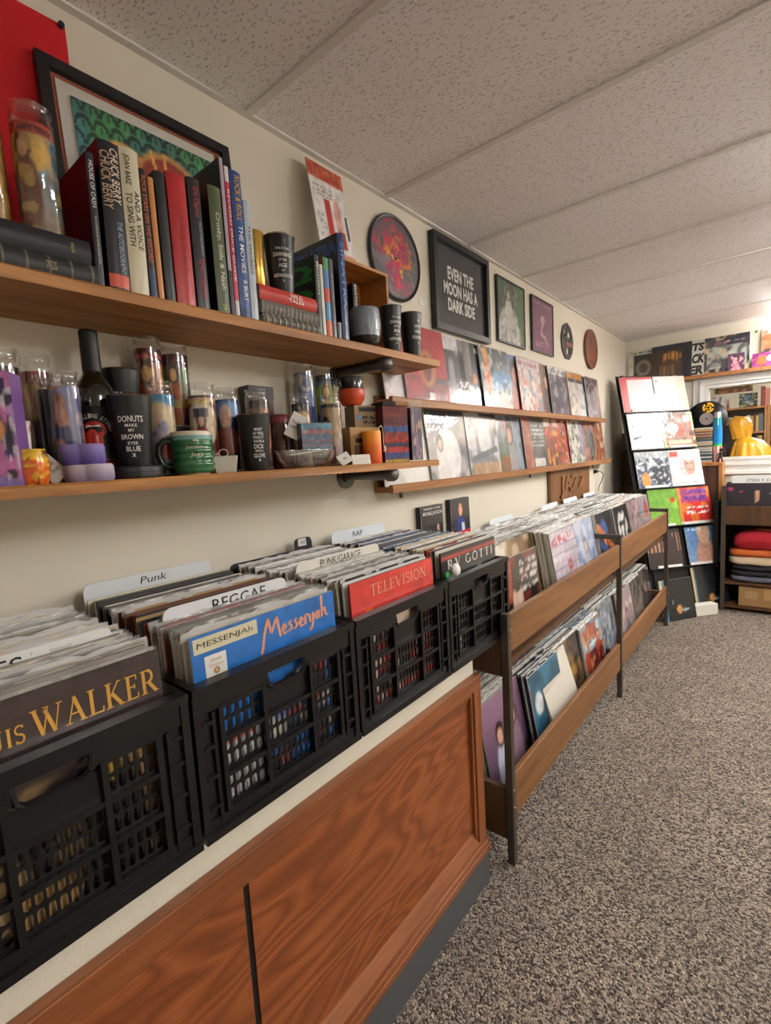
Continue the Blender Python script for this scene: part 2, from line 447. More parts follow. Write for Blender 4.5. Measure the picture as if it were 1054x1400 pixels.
mb = MB(); mb.box(WX0, WX1, YW+.05, YW+.054, WZ0, WZ1); wpart('window_pane', mb, M_pane)

# ceiling lamps: wrap-around fluorescent fittings, dropped and glowing upwards to brighten the ceiling
a = NT('lit_diffuser'); a.base('ffffff')
a.b.inputs['Emission Color'].default_value = (1, .975, .94, 1); a.b.inputs['Emission Strength'].default_value = LAMP_STRENGTH; M_lit = a.m
def ceiling_lamp(x, y, label, ln=1.2, wd=.28):
    t = thing('ceiling_lamp', label, 'lamp', (x, y, ZC-.004), 0, 'fluorescent ceiling fittings')
    mb = MB(); mb.box(-ln/2, ln/2, -.03, .03, -.065, 0); mb.build('housing', M_white, t)
    prof = [(-wd/2+.04, -.066), (-wd/2, -.085), (-wd/2, -.115), (-wd/2+.04, -.14), (wd/2-.04, -.14), (wd/2, -.115), (wd/2, -.085), (wd/2-.04, -.066)]
    mb = MB(); vs = [(sx*ln/2, p, z) for sx in (-1, 1) for p, z in prof]; n = len(prof)
    mb.add(vs, [(i, n+i, n+(i+1) % n, (i+1) % n) for i in range(n)]+[tuple(range(n)), tuple(range(2*n-1, n-1, -1))]); mb.build('diffuser', M_lit, t)
    for sx in (-1, 1): MB().box(sx*(ln/2+.012)-.012, sx*(ln/2+.012)+.012, -wd/2-.004, wd/2+.004, -.144, -.062).build('end_cap', M_white, t)
ceiling_lamp(1.80, 4.72, 'long white fluorescent fitting on the ceiling by the white framed window')
ceiling_lamp(2.0, 2.75, 'long white fluorescent fitting on the ceiling in the middle of the shop')
ceiling_lamp(2.95, .9, 'long white fluorescent fill fitting added on the ceiling opposite the counter')  # added weak fill for the near end, out of view
ceiling_lamp(1.9, 6.7, 'long white fluorescent fitting added to light the room behind the window')  # unseen lamp added so the back room is lit

# =================================================================== COUNTER
XP, YP = .4917, 1.262
ct = thing('shop_counter', 'cream counter with oak panelled front and dark grey kick board under the crates', 'counter', (0, 0, 0))
mb = MB(); mb.box(.003, .468, -1.6, YP-.004, .02, .767); mb.build('body', M_cream, ct)
mb = MB(); mb.box(.003, .497, -1.6, YP+.002, 0, .1085); mb.build('kick_board', M_kick, ct)
GR = .426
for y0, y1, x in ((-1.6, GR-.004, .4705), (GR+.006, YP-.05, .474)):
    MB().box(.468, x, y0, y1, .125, .66).build('panel', M_oak, ct)
MB().box(.4675, .4695, GR-.01, GR+.012, .11, .66).build('panel_gap', M_dark, ct)
mb = MB(); mb.box(.468, XP, -1.6, YP, .643, .685); mb.box(.468, .486, -1.6, YP-.045, .630, .643); mb.box(.468, .480, -1.6, YP-.05, .618, .630); mb.build('top_rail', M_frameoak, ct, bevel=.003)
mb = MB(); mb.box(.468, XP, YP-.042, YP, .15, .643); mb.box(.468, .486, YP-.054, YP-.042, .15, .632); mb.build('end_stile', M_frameoakv, ct, bevel=.003)
mb = MB(); mb.box(.468, .503, -1.6, YP+.004, .109, .128); mb.box(.468, .498, -1.6, YP+.002, .128, .142); mb.box(.468, .492, -1.6, YP, .142, .156)
mb.add([(.474, -1.6, .185), (.492, -1.6, .156), (.474, YP-.05, .185), (.492, YP-.05, .156), (.468, -1.6, .156), (.468, YP-.05, .156), (.468, -1.6, .185), (.468, YP-.05, .185)], [(0, 2, 3, 1), (6, 7, 2, 0), (5, 7, 6, 4), (2, 7, 5, 3), (0, 1, 4, 6)])
mb.build('bottom_rail', M_frameoak, ct, bevel=.002)

# =================================================================== CRATES
CX0, CX1, CY0, CW, CZ, CH = .028, .5136, -.0245, .364, .767, .253
def slot_panel(mb, u0, u1, v0, v1, nx, ny, x, th):
    """plate between (u0..u1, v0..v1) at depth x, pierced by nx * ny rounded slots"""
    du, dv = (u1-u0)/nx, (v1-v0)/ny; R, T = du/2, dv/2
    w, h = du*.35, dv*.43
    inner = []; outer = []
    st = h-w
    for a_ in (0, 45, 90, 135, 180):
        inner.append((w*math.cos(math.radians(a_)), st+w*math.sin(math.radians(a_))))
    for a_ in (180, 225, 270, 315, 360):
        inner.append((w*math.cos(math.radians(a_)), -st+w*math.sin(math.radians(a_))))
    outer = [(R, st), (R, T), (0, T), (-R, T), (-R, st), (-R, -st), (-R, -T), (0, -T), (R, -T), (R, -st)]
    n = 10
    for i in range(nx):
        for j in range(ny):
            cu, cv = u0+du*(i+.5), v0+dv*(j+.5)
            vs = [(x, cu+p[0], cv+p[1]) for p in outer]+[(x, cu+p[0], cv+p[1]) for p in inner]+[(x-th, cu+p[0], cv+p[1]) for p in inner]+[(x-th, cu+p[0], cv+p[1]) for p in outer]
            fs = []
            for k in range(n):
                q = (k+1) % n
                fs += [(k, q, n+q, n+k), (n+k, n+q, 2*n+q, 2*n+k), (2*n+k, 2*n+q, 3*n+q, 3*n+k)]
            mb.add(vs, fs, '131416')
def crate_front():
    mb = MB(); hw = CW/2-.003; h = CH; X = 0          # local: front face at x = 0, y centred, z from 0
    cols = [(-.128, -.052), (-.044, .055), (.063, .128)]
    rows = [(.034, .086), (.094, .146), (.154, .203)]
    th = .003; xp = -.012
    for ci, (a_, b_) in enumerate(cols):
        for ri, (c_, d_) in enumerate(rows):
            if ci == 1 and ri == 2: continue
            slot_panel(mb, a_, b_, c_, d_, 8 if ci == 1 else 5, 2, xp, th)
    mb.box(xp-th, xp+.001, -.044, .055, .154, .196)                 # solid plate under the grip
    # ribs between the openings
    for y in (-.132, -.048, .059, .132): mb.box(xp-th, -.001, y-.004, y+.004, .03, .207 if abs(y) > .1 else .212)
    for z in (.03, .09, .15): mb.box(xp-th, -.002, -.132, .132, z-.004, z+.004)
    for a_, b_ in ((-.132, -.05), (.061, .132)): mb.box(xp-th, -.002, a_, b_, .203, .211)
    # top band with the grip opening
    g0, g1 = -.040, .050
    mb.box(xp-th, -.003, -hw+.004, g0, .207, h-.012); mb.box(xp-th, -.003, g1, hw-.004, .207, h-.012)
    mb.box(xp-th, -.003, g0, g1, h-.026, h-.012)
    mb.tube([(-.007, g0, h-.026), (-.007, g0+.004, .204), (-.007, g0+.014, .197), (-.007, g1-.014, .197), (-.007, g1-.004, .204), (-.007, g1, h-.026)], .0045, 6)
    for s in (-1, 1):                                               # corner posts, hinge ribs
        mb.box(-.03, 0, s*hw, s*(hw-.012), 0.014, h-.01); mb.box(xp-th, -.009, s*(hw-.012), s*.136, .014, .21)
        mb.box(xp, -.002, s*.148, s*.143, .02, .205)
        for z in (.05, .1, .15, .19): mb.box(xp, -.0005, s*(hw-.014), s*.143, z-.003, z+.003)
    mb.box(-.03, .004, -hw, hw, 0, .014); mb.box(-.02, -.004, -hw+.002, hw-.002, .014, .03)   # base lip
    return mb
front_me = crate_front().mesh('front_wall', M_blackplastic)
D = CX1-CX0
mb = MB(); hw = CW/2-.003
mb.box(-.020, .003, -hw, hw, CH-.012, CH); mb.box(-D, -D+.018, -hw, hw, CH-.012, CH); mb.box(-D+.018, -.020, -hw, -hw+.012, CH-.012, CH); mb.box(-D+.018, -.020, hw-.012, hw, CH-.012, CH); rim_me = mb.mesh('rim', M_blackplastic)
mb = MB(); mb.box(-D+.004, -.016, -.002, .002, .014, CH-.012); 
for k in range(7): mb.box(-D+.03+k*.062, -D+.036+k*.062, -.004, .004, .014, CH-.012)
side_me = mb.mesh('side_wall', M_blackplastic)
mb = MB(); mb.box(-.002, .002, -hw+.004, hw-.004, .014, CH-.012); back_me = mb.mesh('back_wall', M_blackplastic)
mb = MB(); mb.box(-D, -.002, -hw+.001, hw-.001, .001, .008); base_me = mb.mesh('base', M_blackplastic)
crate_labels = ['black folding crate whose front sleeve has gold lettering on dark brown', 'black folding crate headed by the blue sleeve with a cream sticker',
                'black folding crate headed by the bright red sleeve', 'black folding crate overhanging the end of the counter next to the rack']
crates = []
for k in range(4):
    yc = CY0+CW*(k+.5)
    t = thing('storage_crate', crate_labels[k], 'crate', (CX1, yc, CZ), 0, 'black crates on the counter'); crates.append(t)
    for nm, me, loc in (('front_wall', front_me, (0, 0, 0)), ('rim', rim_me, (0, 0, 0)), ('side_wall', side_me, (0, -hw+.006, 0)), ('side_wall', side_me, (0, hw-.006, 0)), ('back_wall', back_me, (-D+.006, 0, 0)), ('base', base_me, (0, 0, 0))):
        o = obj_of(nm, me, t); o.location = loc

# ------------------------------------------------------------------ packed records
SPINES = ['e9e5dc', 'ddd8cc', 'efeeea', 'c9c4b8', 'd6cdb8', '1a1a1c', '242326', '0f1012', '3a3634', '5c5650', '8a8178', 'b0aaa0', '7d2a22', 'b23a2e', '26456b', '3c6c8f', '6a4a32', 'a98a5e', '4b5a44', 'c8a878', 'e6e2da', 'f0ece2']
def edge_strip(seed, w=S+.008, hgt=.009):
    """crinkled open mouth of the plastic outer sleeve standing above the card"""
    rng = random.Random(seed); mb = MB(); n = 22
    for side in (1,):
        ph = [rng.random()*6.28 for _ in range(4)]
        top = [hgt*(.35+.75*rng.random()) for _ in range(n+1)]
        def fn(u, v):
            i = min(n, int(u*n+.5))
            wob = .0028*v*(math.sin(u*19+ph[0])+.9*math.sin(u*47+ph[1]))+side*.0012
            return (wob+side*.0007, (u-.5)*w, -.02+v*(.02+top[i]) if v > 0 else -.012)
        mb.grid(fn, n+1, 3)
    return mb
edge_me = [edge_strip(s, hgt=(.008, .005, .0065, .004)[s % 4]).mesh('plastic_sleeve', (M_polyedge, M_polyclear, M_polygrey, M_polyedge)[s % 4], 80) for s in range(12)]
side_polys = []
def plain_record_me(col, top, t):
    mb = MB(); mb.box(-t/2, t/2, -S/2, S/2, 0, S, col)
    mb.c = mb.c[:]
    for i, vv in enumerate(mb.v):
        pass
    return mb.mesh('vinyl_record', M_print)
rec_me = {}
def tone(c):
    r_, g_, b_ = [int(c[i:i+2], 16) for i in (0, 2, 4)]; mx_, mn_ = max(r_, g_, b_), min(r_, g_, b_)
    if mx_ < 70: return 'black'
    if mx_-mn_ < 32: return 'white' if mn_ > 205 else 'grey'
    if b_ == mx_: return 'blue'
    if g_ == mx_: return 'green'
    return 'red' if g_ < 80 and r_ > 2*g_ else 'brown' if mx_ < 150 else 'tan'
def spine_record(loc, col, t, label, group, ry=0, rx=0, poly=True, seed=0):
    key = (col, round(t*1000))
    if key not in rec_me: rec_me[key] = plain_record_me(col, col, t)
    o = obj_of('vinyl_record', rec_me[key]); o.location = loc; o.rotation_euler = (rx, ry, 0); tag(o, label.replace('thin sleeve', tone(col)+' edged thin sleeve').replace('dark sleeve packed', tone(col)+' edged sleeve packed').replace('cream sleeve', tone(col)+' edged sleeve'), 'record', group)
    if poly:
        e = obj_of('plastic_sleeve', edge_me[seed % 12], o); e.location = (0, 0, S)
    return o

BASE = CZ+.008
rng = random.Random(3)
crate_pack = [
    dict(n=44, poly=lambda k: k % 5 != 2 and not 20 < k < 24, tone=['e9e5dc', 'd8d8d6', 'c9c4b8', 'efeeea', '8a8178', 'd6cdb8', '5c5650', 'b0aaa0', 'c8a878'], lab='thin sleeve in crinkled plastic packed behind the gold lettered sleeve', g='records packed in the gold lettered crate'),
    dict(n=50, poly=lambda k: k < 15 or 27 < k < 35, tone=SPINES, lab='thin sleeve packed behind the blue sleeve with a cream sticker', g='records packed in the blue headed crate'),
    dict(n=46, poly=lambda k: k % 4 != 1, tone=['e9e5dc', 'd8d8d6', 'c9c4b8', 'efeeea', '3a3634', '1a1a1c', '8a8178', 'd6cdb8'], lab='thin sleeve in plastic packed behind the bright red sleeve', g='records packed in the red headed crate'),
    dict(n=42, poly=lambda k: k % 3 == 0, tone=SPINES, lab='thin sleeve packed behind the black sleeve with red bands', g='records packed in the crate beside the rack')]
divider_slots = {0: {11}, 1: {12, 50}, 2: {18, 46}, 3: {42}}
for c in range(4):
    P = crate_pack[c]; yc = CY0+CW*(c+.5); x = CX1-.032
    span = .400; step = span/P['n']
    for k in range(1, P['n']):
        t = rng.choice((.004, .005, .006)); xx = x-k*step
        lean = -.03-.035*(k/P['n'])
        spine_record((xx, yc+rng.uniform(-.006, .006), BASE+rng.uniform(0, .006)), rng.choice(P['tone']), t, P['lab'], P['g'], ry=lean+rng.uniform(-.006, .006), poly=P['poly'](k), seed=rng.randrange(12))

# front sleeves ------------------------------------------------------
def front_record(c, ops, label, n=40, edge='d8d4cc', seed=1, dy=0):
    yc = CY0+CW*(c+.5)+dy
    return face_record((CX1-.0265, yc, BASE), ops, label, None, t=.006, n=n, seed=seed, ry=-.025, edge=edge)
fa = front_record(0, [('g', '201716', '33272a'), ('n', 9, 'b99a6a', .62, .9), ('r', 0, .62, 1, 1, '3a2a29'), ('n', 14, '2c2120', .5, .5), ('r', .0, .0, 1, .42, '2b2120', .55), ('e', .25, .25, .16, .14, 'c7a878'), ('e', .45, .12, .12, .09, 'b08d5c'), ('e', .72, .55, .05, .05, 'c9a23a')], 'dark brown record sleeve with large gold serif lettering fronting a crate', edge='2a2220')
fb = front_record(1, [('f', '1f5fa8'), ('n', 6, '2a6cb8', .55, .6), ('r', .36, .0, 1, .60, '2a2e38'), ('n', 12, 'e0dac8', .60, .9), ('n', 10, '2a6cc0', .56, .9), ('n', 14, 'b4442c', .70, .9), ('r', .0, .0, .37, .46, 'e2e2e2'), ('r', .05, .36, .33, .41, 'c23a34'), ('r', 0, .46, .4, 1, '2472c4'), ('r', .37, .34, .43, .5, 'e6e4de'), ('r', .6, .04, .72, .22, '2a70c0'), ('r', 0, .60, 1, 1, '2370c0')], 'blue record sleeve with orange brush lettering and a cream name sticker', edge='c8c4bc', seed=4)
fc = front_record(2, [('f', 'c2322c'), ('r', .1, .12, .9, .62, '3a2a2c'), ('n', 11, 'd23a32', .5, .9), ('n', 11, 'e0d6c4', .66, .8), ('r', .3, .52, .7, .74, '7a5a4a'), ('e', .5, .63, .16, .09, 'e0cdb4'), ('r', 0, .74, 1, 1, 'd0382f'), ('r', 0, 0, 1, .07, 'c2322c'), ('e', .18, .765, .035, .018, 'e07a28')], 'bright red record sleeve with pale thin serif lettering', edge='a32a26', seed=5)
fd = front_record(3, [('f', '191718'), ('n', 12, 'd9d4cc', .74, .9), ('r', 0, .78, 1, 1, '1b1a1b'), ('r', 0, .93, 1, .955, 'c23a30'), ('r', 0, .80, 1, .82, 'c23a30'), ('r', .05, .18, .95, .36, '201d1d')], 'black record sleeve with red bands and white spaced lettering', edge='1b1a1b', seed=6, dy=-.006)

# stroke lettering: (x0,y0,x1,y1,width) in a unit-high box
def arc(cx, cy, rx, ry, a0, a1, w, n=8):
    p = [(cx+rx*math.cos(math.radians(a0+(a1-a0)*i/n)), cy+ry*math.sin(math.radians(a0+(a1-a0)*i/n))) for i in range(n+1)]
    return [(p[i][0], p[i][1], p[i+1][0], p[i+1][1], w) for i in range(n)]
TH, TN, SF = .16, .06, .045
def ser(x, y, w=.2): return (x-w, y, x+w, y, SF)
GL = {
 'W': (1.3, [(.14, 1, .42, 0, TH), (.42, 0, .70, 1, TN), (.58, .9, .90, 0, TH), (.90, 0, 1.16, 1, TN), ser(.14, .98, .15), ser(.62, .98, .12), ser(1.16, .98, .13)]),
 'A': (.98, [(.16, 0, .48, 1, TN), (.46, 1, .80, 0, TH), (.27, .36, .66, .36, TN), ser(.16, .02, .14), ser(.80, .02, .16)]),
 'L': (.78, [(.22, 0, .22, 1, TH), (.22, .03, .70, .03, TN), (.70, .0, .72, .22, TN), ser(.22, .98, .17), ser(.2, .02, .15)]),
 'K': (.95, [(.22, 0, .22, 1, TH), (.28, .45, .72, 1, TN), (.38, .55, .80, 0, TH), ser(.22, .98, .17), ser(.22, .02, .17), ser(.74, .98, .12), ser(.82, .02, .14)]),
 'E': (.78, [(.22, 0, .22, 1, TH), (.22, .03, .68, .03, TN), (.22, .97, .64, .97, TN), (.22, .52, .52, .52, TN), (.66, .03, .69, .22, TN), (.62, .97, .63, .78, TN), (.52, .42, .52, .62, TN), ser(.18, .02, .12), ser(.18, .98, .12)]),
 'R': (.95, [(.22, 0, .22, 1, TH), (.22, .97, .44, .97, TN), (.22, .47, .44, .47, TN)]+arc(.44, .72, .22, .25, 90, -90, .12)+[(.46, .47, .82, 0, TH), ser(.22, .98, .15), ser(.22, .02, .17), ser(.86, .02, .1)]),
 'U': (.95, [(.22, 1, .22, .3, TH)]+arc(.48, .3, .26, .28, 180, 360, .11)+[(.74, .3, .74, 1, TN), ser(.22, .98, .15), ser(.74, .98, .13)]),
 'I': (.44, [(.22, 0, .22, 1, TH), ser(.22, .98, .15), ser(.22, .02, .15)]),
 'S': (.66, arc(.34, .74, .22, .24, 30, 270, .10)+arc(.34, .26, .22, .24, 90, -150, .12)+[(.53, .8, .54, .98, TN), (.13, .02, .13, .2, TN)]),
 'O': (1.0, arc(.5, .5, .4, .48, 0, 360, .12, 18)),
 'T': (.82, [(.41, 0, .41, 1, TH), (.08, .97, .74, .97, TN), (.09, .97, .06, .78, TN), (.73, .97, .76, .78, TN), ser(.41, .02, .16)]),
 'V': (.92, [(.14, 1, .46, 0, TH), (.46, 0, .76, 1, TN), ser(.14, .98, .14), ser(.77, .98, .12)]),
 'N': (1.0, [(.2, 0, .2, 1, TN), (.18, 1, .78, 0, TH), (.78, 0, .78, 1, TN), ser(.16, .98, .12), ser(.2, .02, .13), ser(.78, .98, .13)]),
 'G': (.95, arc(.5, .5, .38, .48, 50, 340, .12, 16)+[(.84, .02, .84, .42, .12), (.66, .42, .92, .42, TN)]),
}
def stroke_text(mb, s, y, z, h, x, col, wscale=1, slant=0, track=0, thin=1, w=None):
    tot = sum(GL[c][0]+track if c in GL else .5 for c in s)
    if w: wscale = w/(tot*h)
    cx = 0
    for c in s:
        if c not in GL: cx += .5; continue
        gw, st = GL[c]
        for x0, y0, x1, y1, t in st:
            t *= thin
            dx, dy = x1-x0, y1-y0; L = math.hypot(dx, dy) or 1
            ex, ey = dx/L, dy/L; nx, ny = -ey*t/2, ex*t/2
            horiz = abs(dy) < 1e-6
            q = [(x0+nx, y0+ny), (x0-nx, y0-ny), (x1-nx, y1-ny), (x1+nx, y1+ny)]
            mb.add([(x, y+((a_+cx)+slant*b_)*h*wscale, z+b_*h) for a_, b_ in q], [(0, 1, 2, 3)], col)
        cx += gw+track
    return cx*h*wscale
XF = .0036
mb = MB(); stroke_text(mb, 'WALKER', -.006, .255, .035, XF, 'ffffff', w=.158); stroke_text(mb, 'LOUIS', -.086, .256, .023, XF, 'ffffff', w=.074); mb.build('lettering', plain('d9a23c', .5), fa)
mb = MB(); stroke_text(mb, 'TELEVISION', -.094, .272, .026, XF, 'ffffff', thin=.62, w=.222); mb.build('lettering', plain('e7c9a8', .5), fc)
mb = MB(); stroke_text(mb, 'RV GOTTI', -.128, .264, .026, XF, 'ffffff', thin=1.15, w=.275, track=.25); mb.build('lettering', plain('efece6', .5), fd)
# brush script on the blue sleeve
brush = [[(0, 0), (.04, .5), (.10, 1.0)], [(.10, 1.0), (.13, .45)], [(.13, .45), (.22, .95), (.25, .2)],
         [(.28, .35), (.34, .45), (.32, .6), (.28, .45), (.30, .25), (.36, .28)], [(.42, .62), (.38, .55), (.42, .42), (.40, .28), (.36, .3)], [(.50, .62), (.46, .55), (.50, .42), (.48, .28), (.44, .3)],
         [(.53, .35), (.59, .45), (.57, .6), (.53, .45), (.55, .25), (.60, .28)], [(.62, .25), (.63, .6), (.66, .6), (.69, .55), (.70, .25)],
         [(.75, .6), (.74, .2), (.70, -.05), (.68, .05)], [(.83, .58), (.79, .5), (.79, .3), (.83, .3), (.84, .58), (.85, .28)], [(.90, 1.1), (.89, .27)], [(.89, .5), (.94, .6), (.95, .3), (.99, .28)], [(.0, 0), (-.02, -.12)]]
mb = MB()
for p in brush:
    p = [(-.025+.165*a_, .250+.052*b_+.006*a_) for a_, b_ in p]
    for i in range(len(p)-1):
        (a0, b0), (a1, b1) = p[i], p[i+1]; L = math.hypot(a1-a0, b1-b0); nx, ny = -(b1-b0)/L, (a1-a0)/L
        w0 = .0034; mb.add([(XF, a0+nx*w0, b0+ny*w0*.6), (XF, a0-nx*w0, b0-ny*w0*.6), (XF, a1-nx*w0*.7, b1-ny*w0*.5), (XF, a1+nx*w0*.7, b1+ny*w0*.5)], [(0, 1, 2, 3)], 'ffffff')
mb.build('lettering', plain('e8a07c', .5), fb)
MB().box(.003, XF, -S/2+.004, -.032, .284, .309).build('name_sticker', plain('dcd6b2', .6), fb)
letters('sticker_lettering', fb, [('MESSENJAh', -.095, .2955, dict(w=.105, h=.012, bold=0, slant=.1))], plain('23221f', .6), x=XF+.0004)
MB().box(.003, XF, -.136, -.097, .240, .276).build('price_sticker', plain('eceae6', .6), fb)
mb = MB(); text_mb(mb, 'Gentle', -.1165, .268, w=.02, h=.006, bold=0); text_mb(mb, 'Corrections', -.1165, .259, w=.026, h=.006, bold=0); mb.grid(lambda u, v: (0, -.1165+.006*(.3+.7*v)*math.cos(u*6.28), .249+.006*(.3+.7*v)*math.sin(u*6.28)), 10, 2); o = mb.build('sticker_print', plain('b98d54', .6), fb); o.location.x = XF+.0005
# the white mask-shaped sticker and the green dot at the last crate
mb = MB(); mb.lathe([(0, .012), (.012, .011), (.02, .006), (.022, 0)], 16)
o = mb.build('white_charm', plain('e6e4df', .45), smooth=60); tag(o, 'small white rounded charm resting on the rim of the crate beside the rack', 'charm')
o.rotation_euler = (0, math.radians(75), 0); o.scale = (.8, .8, .8); o.location = (CX1-.0095, CY0+CW*3+.058, CZ+CH+.0205)
mb = MB(); mb.lathe([(0, .002), (.009, .002), (.009, 0)], 14); o = mb.build('round_sticker', plain('2fae4a', .5)); o.rotation_euler = (0, math.radians(90), 0); o.location = (CX1-.020, CY0+CW*3+.030, CZ+CH+.010); tag(o, 'bright green round sticker at the corner of the crate beside the rack', 'sticker')

# divider cards ------------------------------------------------------
def divider(x, yc, z0, w, h, text, label, tw=.1, th=.02, tz=None, ty=0, col='dfe3e6', group=None, lean=-.05, tcol='1d1d1f', t=.002, slant=0):
    o = MB()
    r = .014; pts = [(-w/2, 0), (w/2, 0), (w/2, h-r), (w/2-r*.3, h-r*.3), (w/2-r, h), (-w/2+r, h), (-w/2+r*.3, h-r*.3), (-w/2, h-r)]
    vs = [(-t/2, p[0], p[1]) for p in pts]+[(t/2, p[0], p[1]) for p in pts]; n = len(pts)
    o.add(vs, [tuple(range(n))[::-1], tuple(range(n, 2*n))]+[(i, (i+1) % n, n+(i+1) % n, n+i) for i in range(n)], col)
    o = o.build('divider_card', M_paper); o.location = (x, yc, z0); o.rotation_euler.y = lean
    tag(o, label, 'divider', group)
    if text: letters('lettering', o, [(text, ty, (tz if tz else h-.022), dict(w=tw, h=th, bold=0, slant=slant))], plain(tcol, .6), x=t/2+.0006)
    return o
ycr = [CY0+CW*(k+.5) for k in range(4)]
divider(CX1-.032-.400*12.5/44, ycr[0]-.01, BASE, .31, .332, 'BLUES', 'white divider card with large black capitals in the gold lettered crate', .105, .026, .312, -.02, col='e4e4e0')
divider(CX1-.032-.400*11.5/50, ycr[1]-.01, BASE, .27, .340, 'REGGAE', 'white divider card lettered with reggae behind the blue sleeve', .12, .022, .323, .02)
divider(.060, ycr[1]-.005, BASE, .30, .345, 'Punk', 'white divider card with handwritten word at the wall behind the blue sleeve', .062, .016, .329, .0, lean=-.06, slant=.25)
divider(CX1-.032-.400*18.5/46, ycr[2], BASE, .305, .343, 'PUNK/GARAGE', 'cream divider card with black capitals behind the red sleeve', .15, .020, .328, .0, col='e2ded2')
divider(.062, ycr[2]-.01, BASE, .31, .318, None, 'black divider card at the wall behind the red headed crate', col='17171a', lean=-.06)
o = divider(.066, ycr[2]+.095, BASE, .07, .352, 'RAP', 'small black divider tab with a white rap sticker', .018, .012, .338, 0, col='17171a', lean=-.06)
MB().box(.0008, .0014, -.02, .012, .327, .350).build('sticker', plain('e6e4de', .6), o)
divider(.075, ycr[3]-.02, BASE, .27, .350, 'RAP', 'pale blue white divider card lettered with rap near the wall', .05, .018, .330, -.01, col='dfe8ee', lean=-.06)

# =================================================================== RECORD RACK
rk = thing('record_rack', 'long two tier steel and wood record rack standing along the wall', 'rack', (0, 0, 0))
PY = (1.365, 2.712, 4.022)
XFR = .5387
for k, (y, zt) in enumerate(zip(PY, (.852, .892, .884))):
    for x0, x1, nm in ((XFR-.022, XFR+.003, 'post'), (.012, .036, 'post')):
        MB().box(x0, x1, y-.012, y+.012, 0, zt if k or x0 > .3 else .75).build(nm, M_steelpost, rk, bevel=.002)
    if k: MB().box(.036, XFR-.022, y-.012, y+.012, zt-.024, zt).build('top_bar', M_steelpost, rk)
    for z in ((.80, .76, .26, .2) if k < 2 else (.8, .25)):
        mb = MB(); mb.lathe([(0, .003), (.004, .0025), (.005, 0)], 10); o = mb.build('bolt', M_steel, rk); o.rotation_euler = (0, math.radians(90), 0); o.location = (XFR+.003, y+.002, z)
BAYS = ((PY[0]+.013, PY[1]-.013), (PY[1]+.013, PY[2]-.013))
UZ, LZ = .68, .15
for k, (y0, y1) in enumerate(BAYS):
    zt = (.842, .857)[k]
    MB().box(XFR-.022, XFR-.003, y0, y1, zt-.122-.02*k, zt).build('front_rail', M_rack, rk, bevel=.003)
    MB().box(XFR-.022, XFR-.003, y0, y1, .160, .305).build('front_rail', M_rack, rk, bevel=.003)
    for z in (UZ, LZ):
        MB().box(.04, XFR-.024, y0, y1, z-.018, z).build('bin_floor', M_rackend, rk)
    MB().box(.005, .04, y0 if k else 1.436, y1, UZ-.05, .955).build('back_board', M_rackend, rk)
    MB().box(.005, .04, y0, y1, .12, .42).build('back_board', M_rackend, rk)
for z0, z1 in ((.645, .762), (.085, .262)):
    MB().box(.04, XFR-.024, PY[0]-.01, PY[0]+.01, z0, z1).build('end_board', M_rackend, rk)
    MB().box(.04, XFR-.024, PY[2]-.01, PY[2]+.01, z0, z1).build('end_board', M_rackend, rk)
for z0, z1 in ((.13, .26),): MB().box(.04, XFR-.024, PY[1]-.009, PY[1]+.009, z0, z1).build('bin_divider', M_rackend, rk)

UC = (1.594, 1.909, 2.224, 2.539, 2.886, 3.204, 3.522, 3.840)
LEAN = -.17
up_fronts = [
    (.488, UZ-.018+.018, [('f', '161414'), ('n', 8, '7a2a20', .62, .9), ('r', .05, .5, .3, .95, 'b4442e', .8), ('e', .42, .4, .14, .34, 'd8b8a4'), ('e', .42, .72, .12, .14, '3a2a22'), ('tx', .5, .55, .98, .95, 4, 'c9c6c2'), ('tx', .3, .08, .95, .2, 1, 'd29a4a')], 'dark record sleeve with pale figure and block lettering leaning on the upper rack rail'),
    (.36, UZ, [('f', 'cbb795'), ('n', 6, '8a6a4e', .5, .9), ('fig', .55, .1, .7, 'c89f84', '4a3830', '2c201a')], 'tan record sleeve with dark haired figure in the upper rack tier'),
    (.452, UZ, [('f', 'c3b9c6'), ('n', 7, 'd9d0d6', .5, .7), ('r', .06, .78, .94, .93, 'c0586c'), ('tx', .06, .78, .94, .95, 1, 'e6d6dc'), ('e', .62, .45, .1, .09, 'c85a52'), ('s', 'v', 9, 'a59cae', .18)], 'pale lilac record sleeve with pink heading in the upper rack tier'),
    (.442, UZ, [('g', '6d86b4', 'b6c3da'), ('n', 7, 'dfe4ee', .55, .8), ('fig', .5, .15, .6, 'd9c9c2', 'cdd3df', '8f8f9a')], 'pale blue record sleeve with white figures next to the rack post'),
    (.452, UZ, [('f', '17191f'), ('e', .3, .6, .3, .3, '3f63a0'), ('l', (.05, .75), (.95, .15), .09, 'd8793a'), ('n', 9, '0f1014', .6, .8)], 'black record sleeve with orange streak across blue in the upper rack tier'),
    (.462, UZ, [('f', '151516'), ('e', .5, .5, .34, .42, 'e6e4e0'), ('n', 9, '1c1c1d', .56, .95), ('r', .0, .88, 1, 1, '101011')], 'black and white face sleeve in the upper rack tier'),
    (.462, UZ, [('f', 'a58f92'), ('n', 6, '7c666e', .5, .9), ('n', 11, 'd0bfc0', .62, .8)], 'dusty pink record sleeve in the upper rack tier'),
    (.452, UZ, [('g', '5d7a8f', '9db2b6'), ('n', 6, '7e9a92', .5, .9), ('e', .7, .7, .2, .2, 'b8543e')], 'blue green record sleeve at the far end of the upper rack tier')]
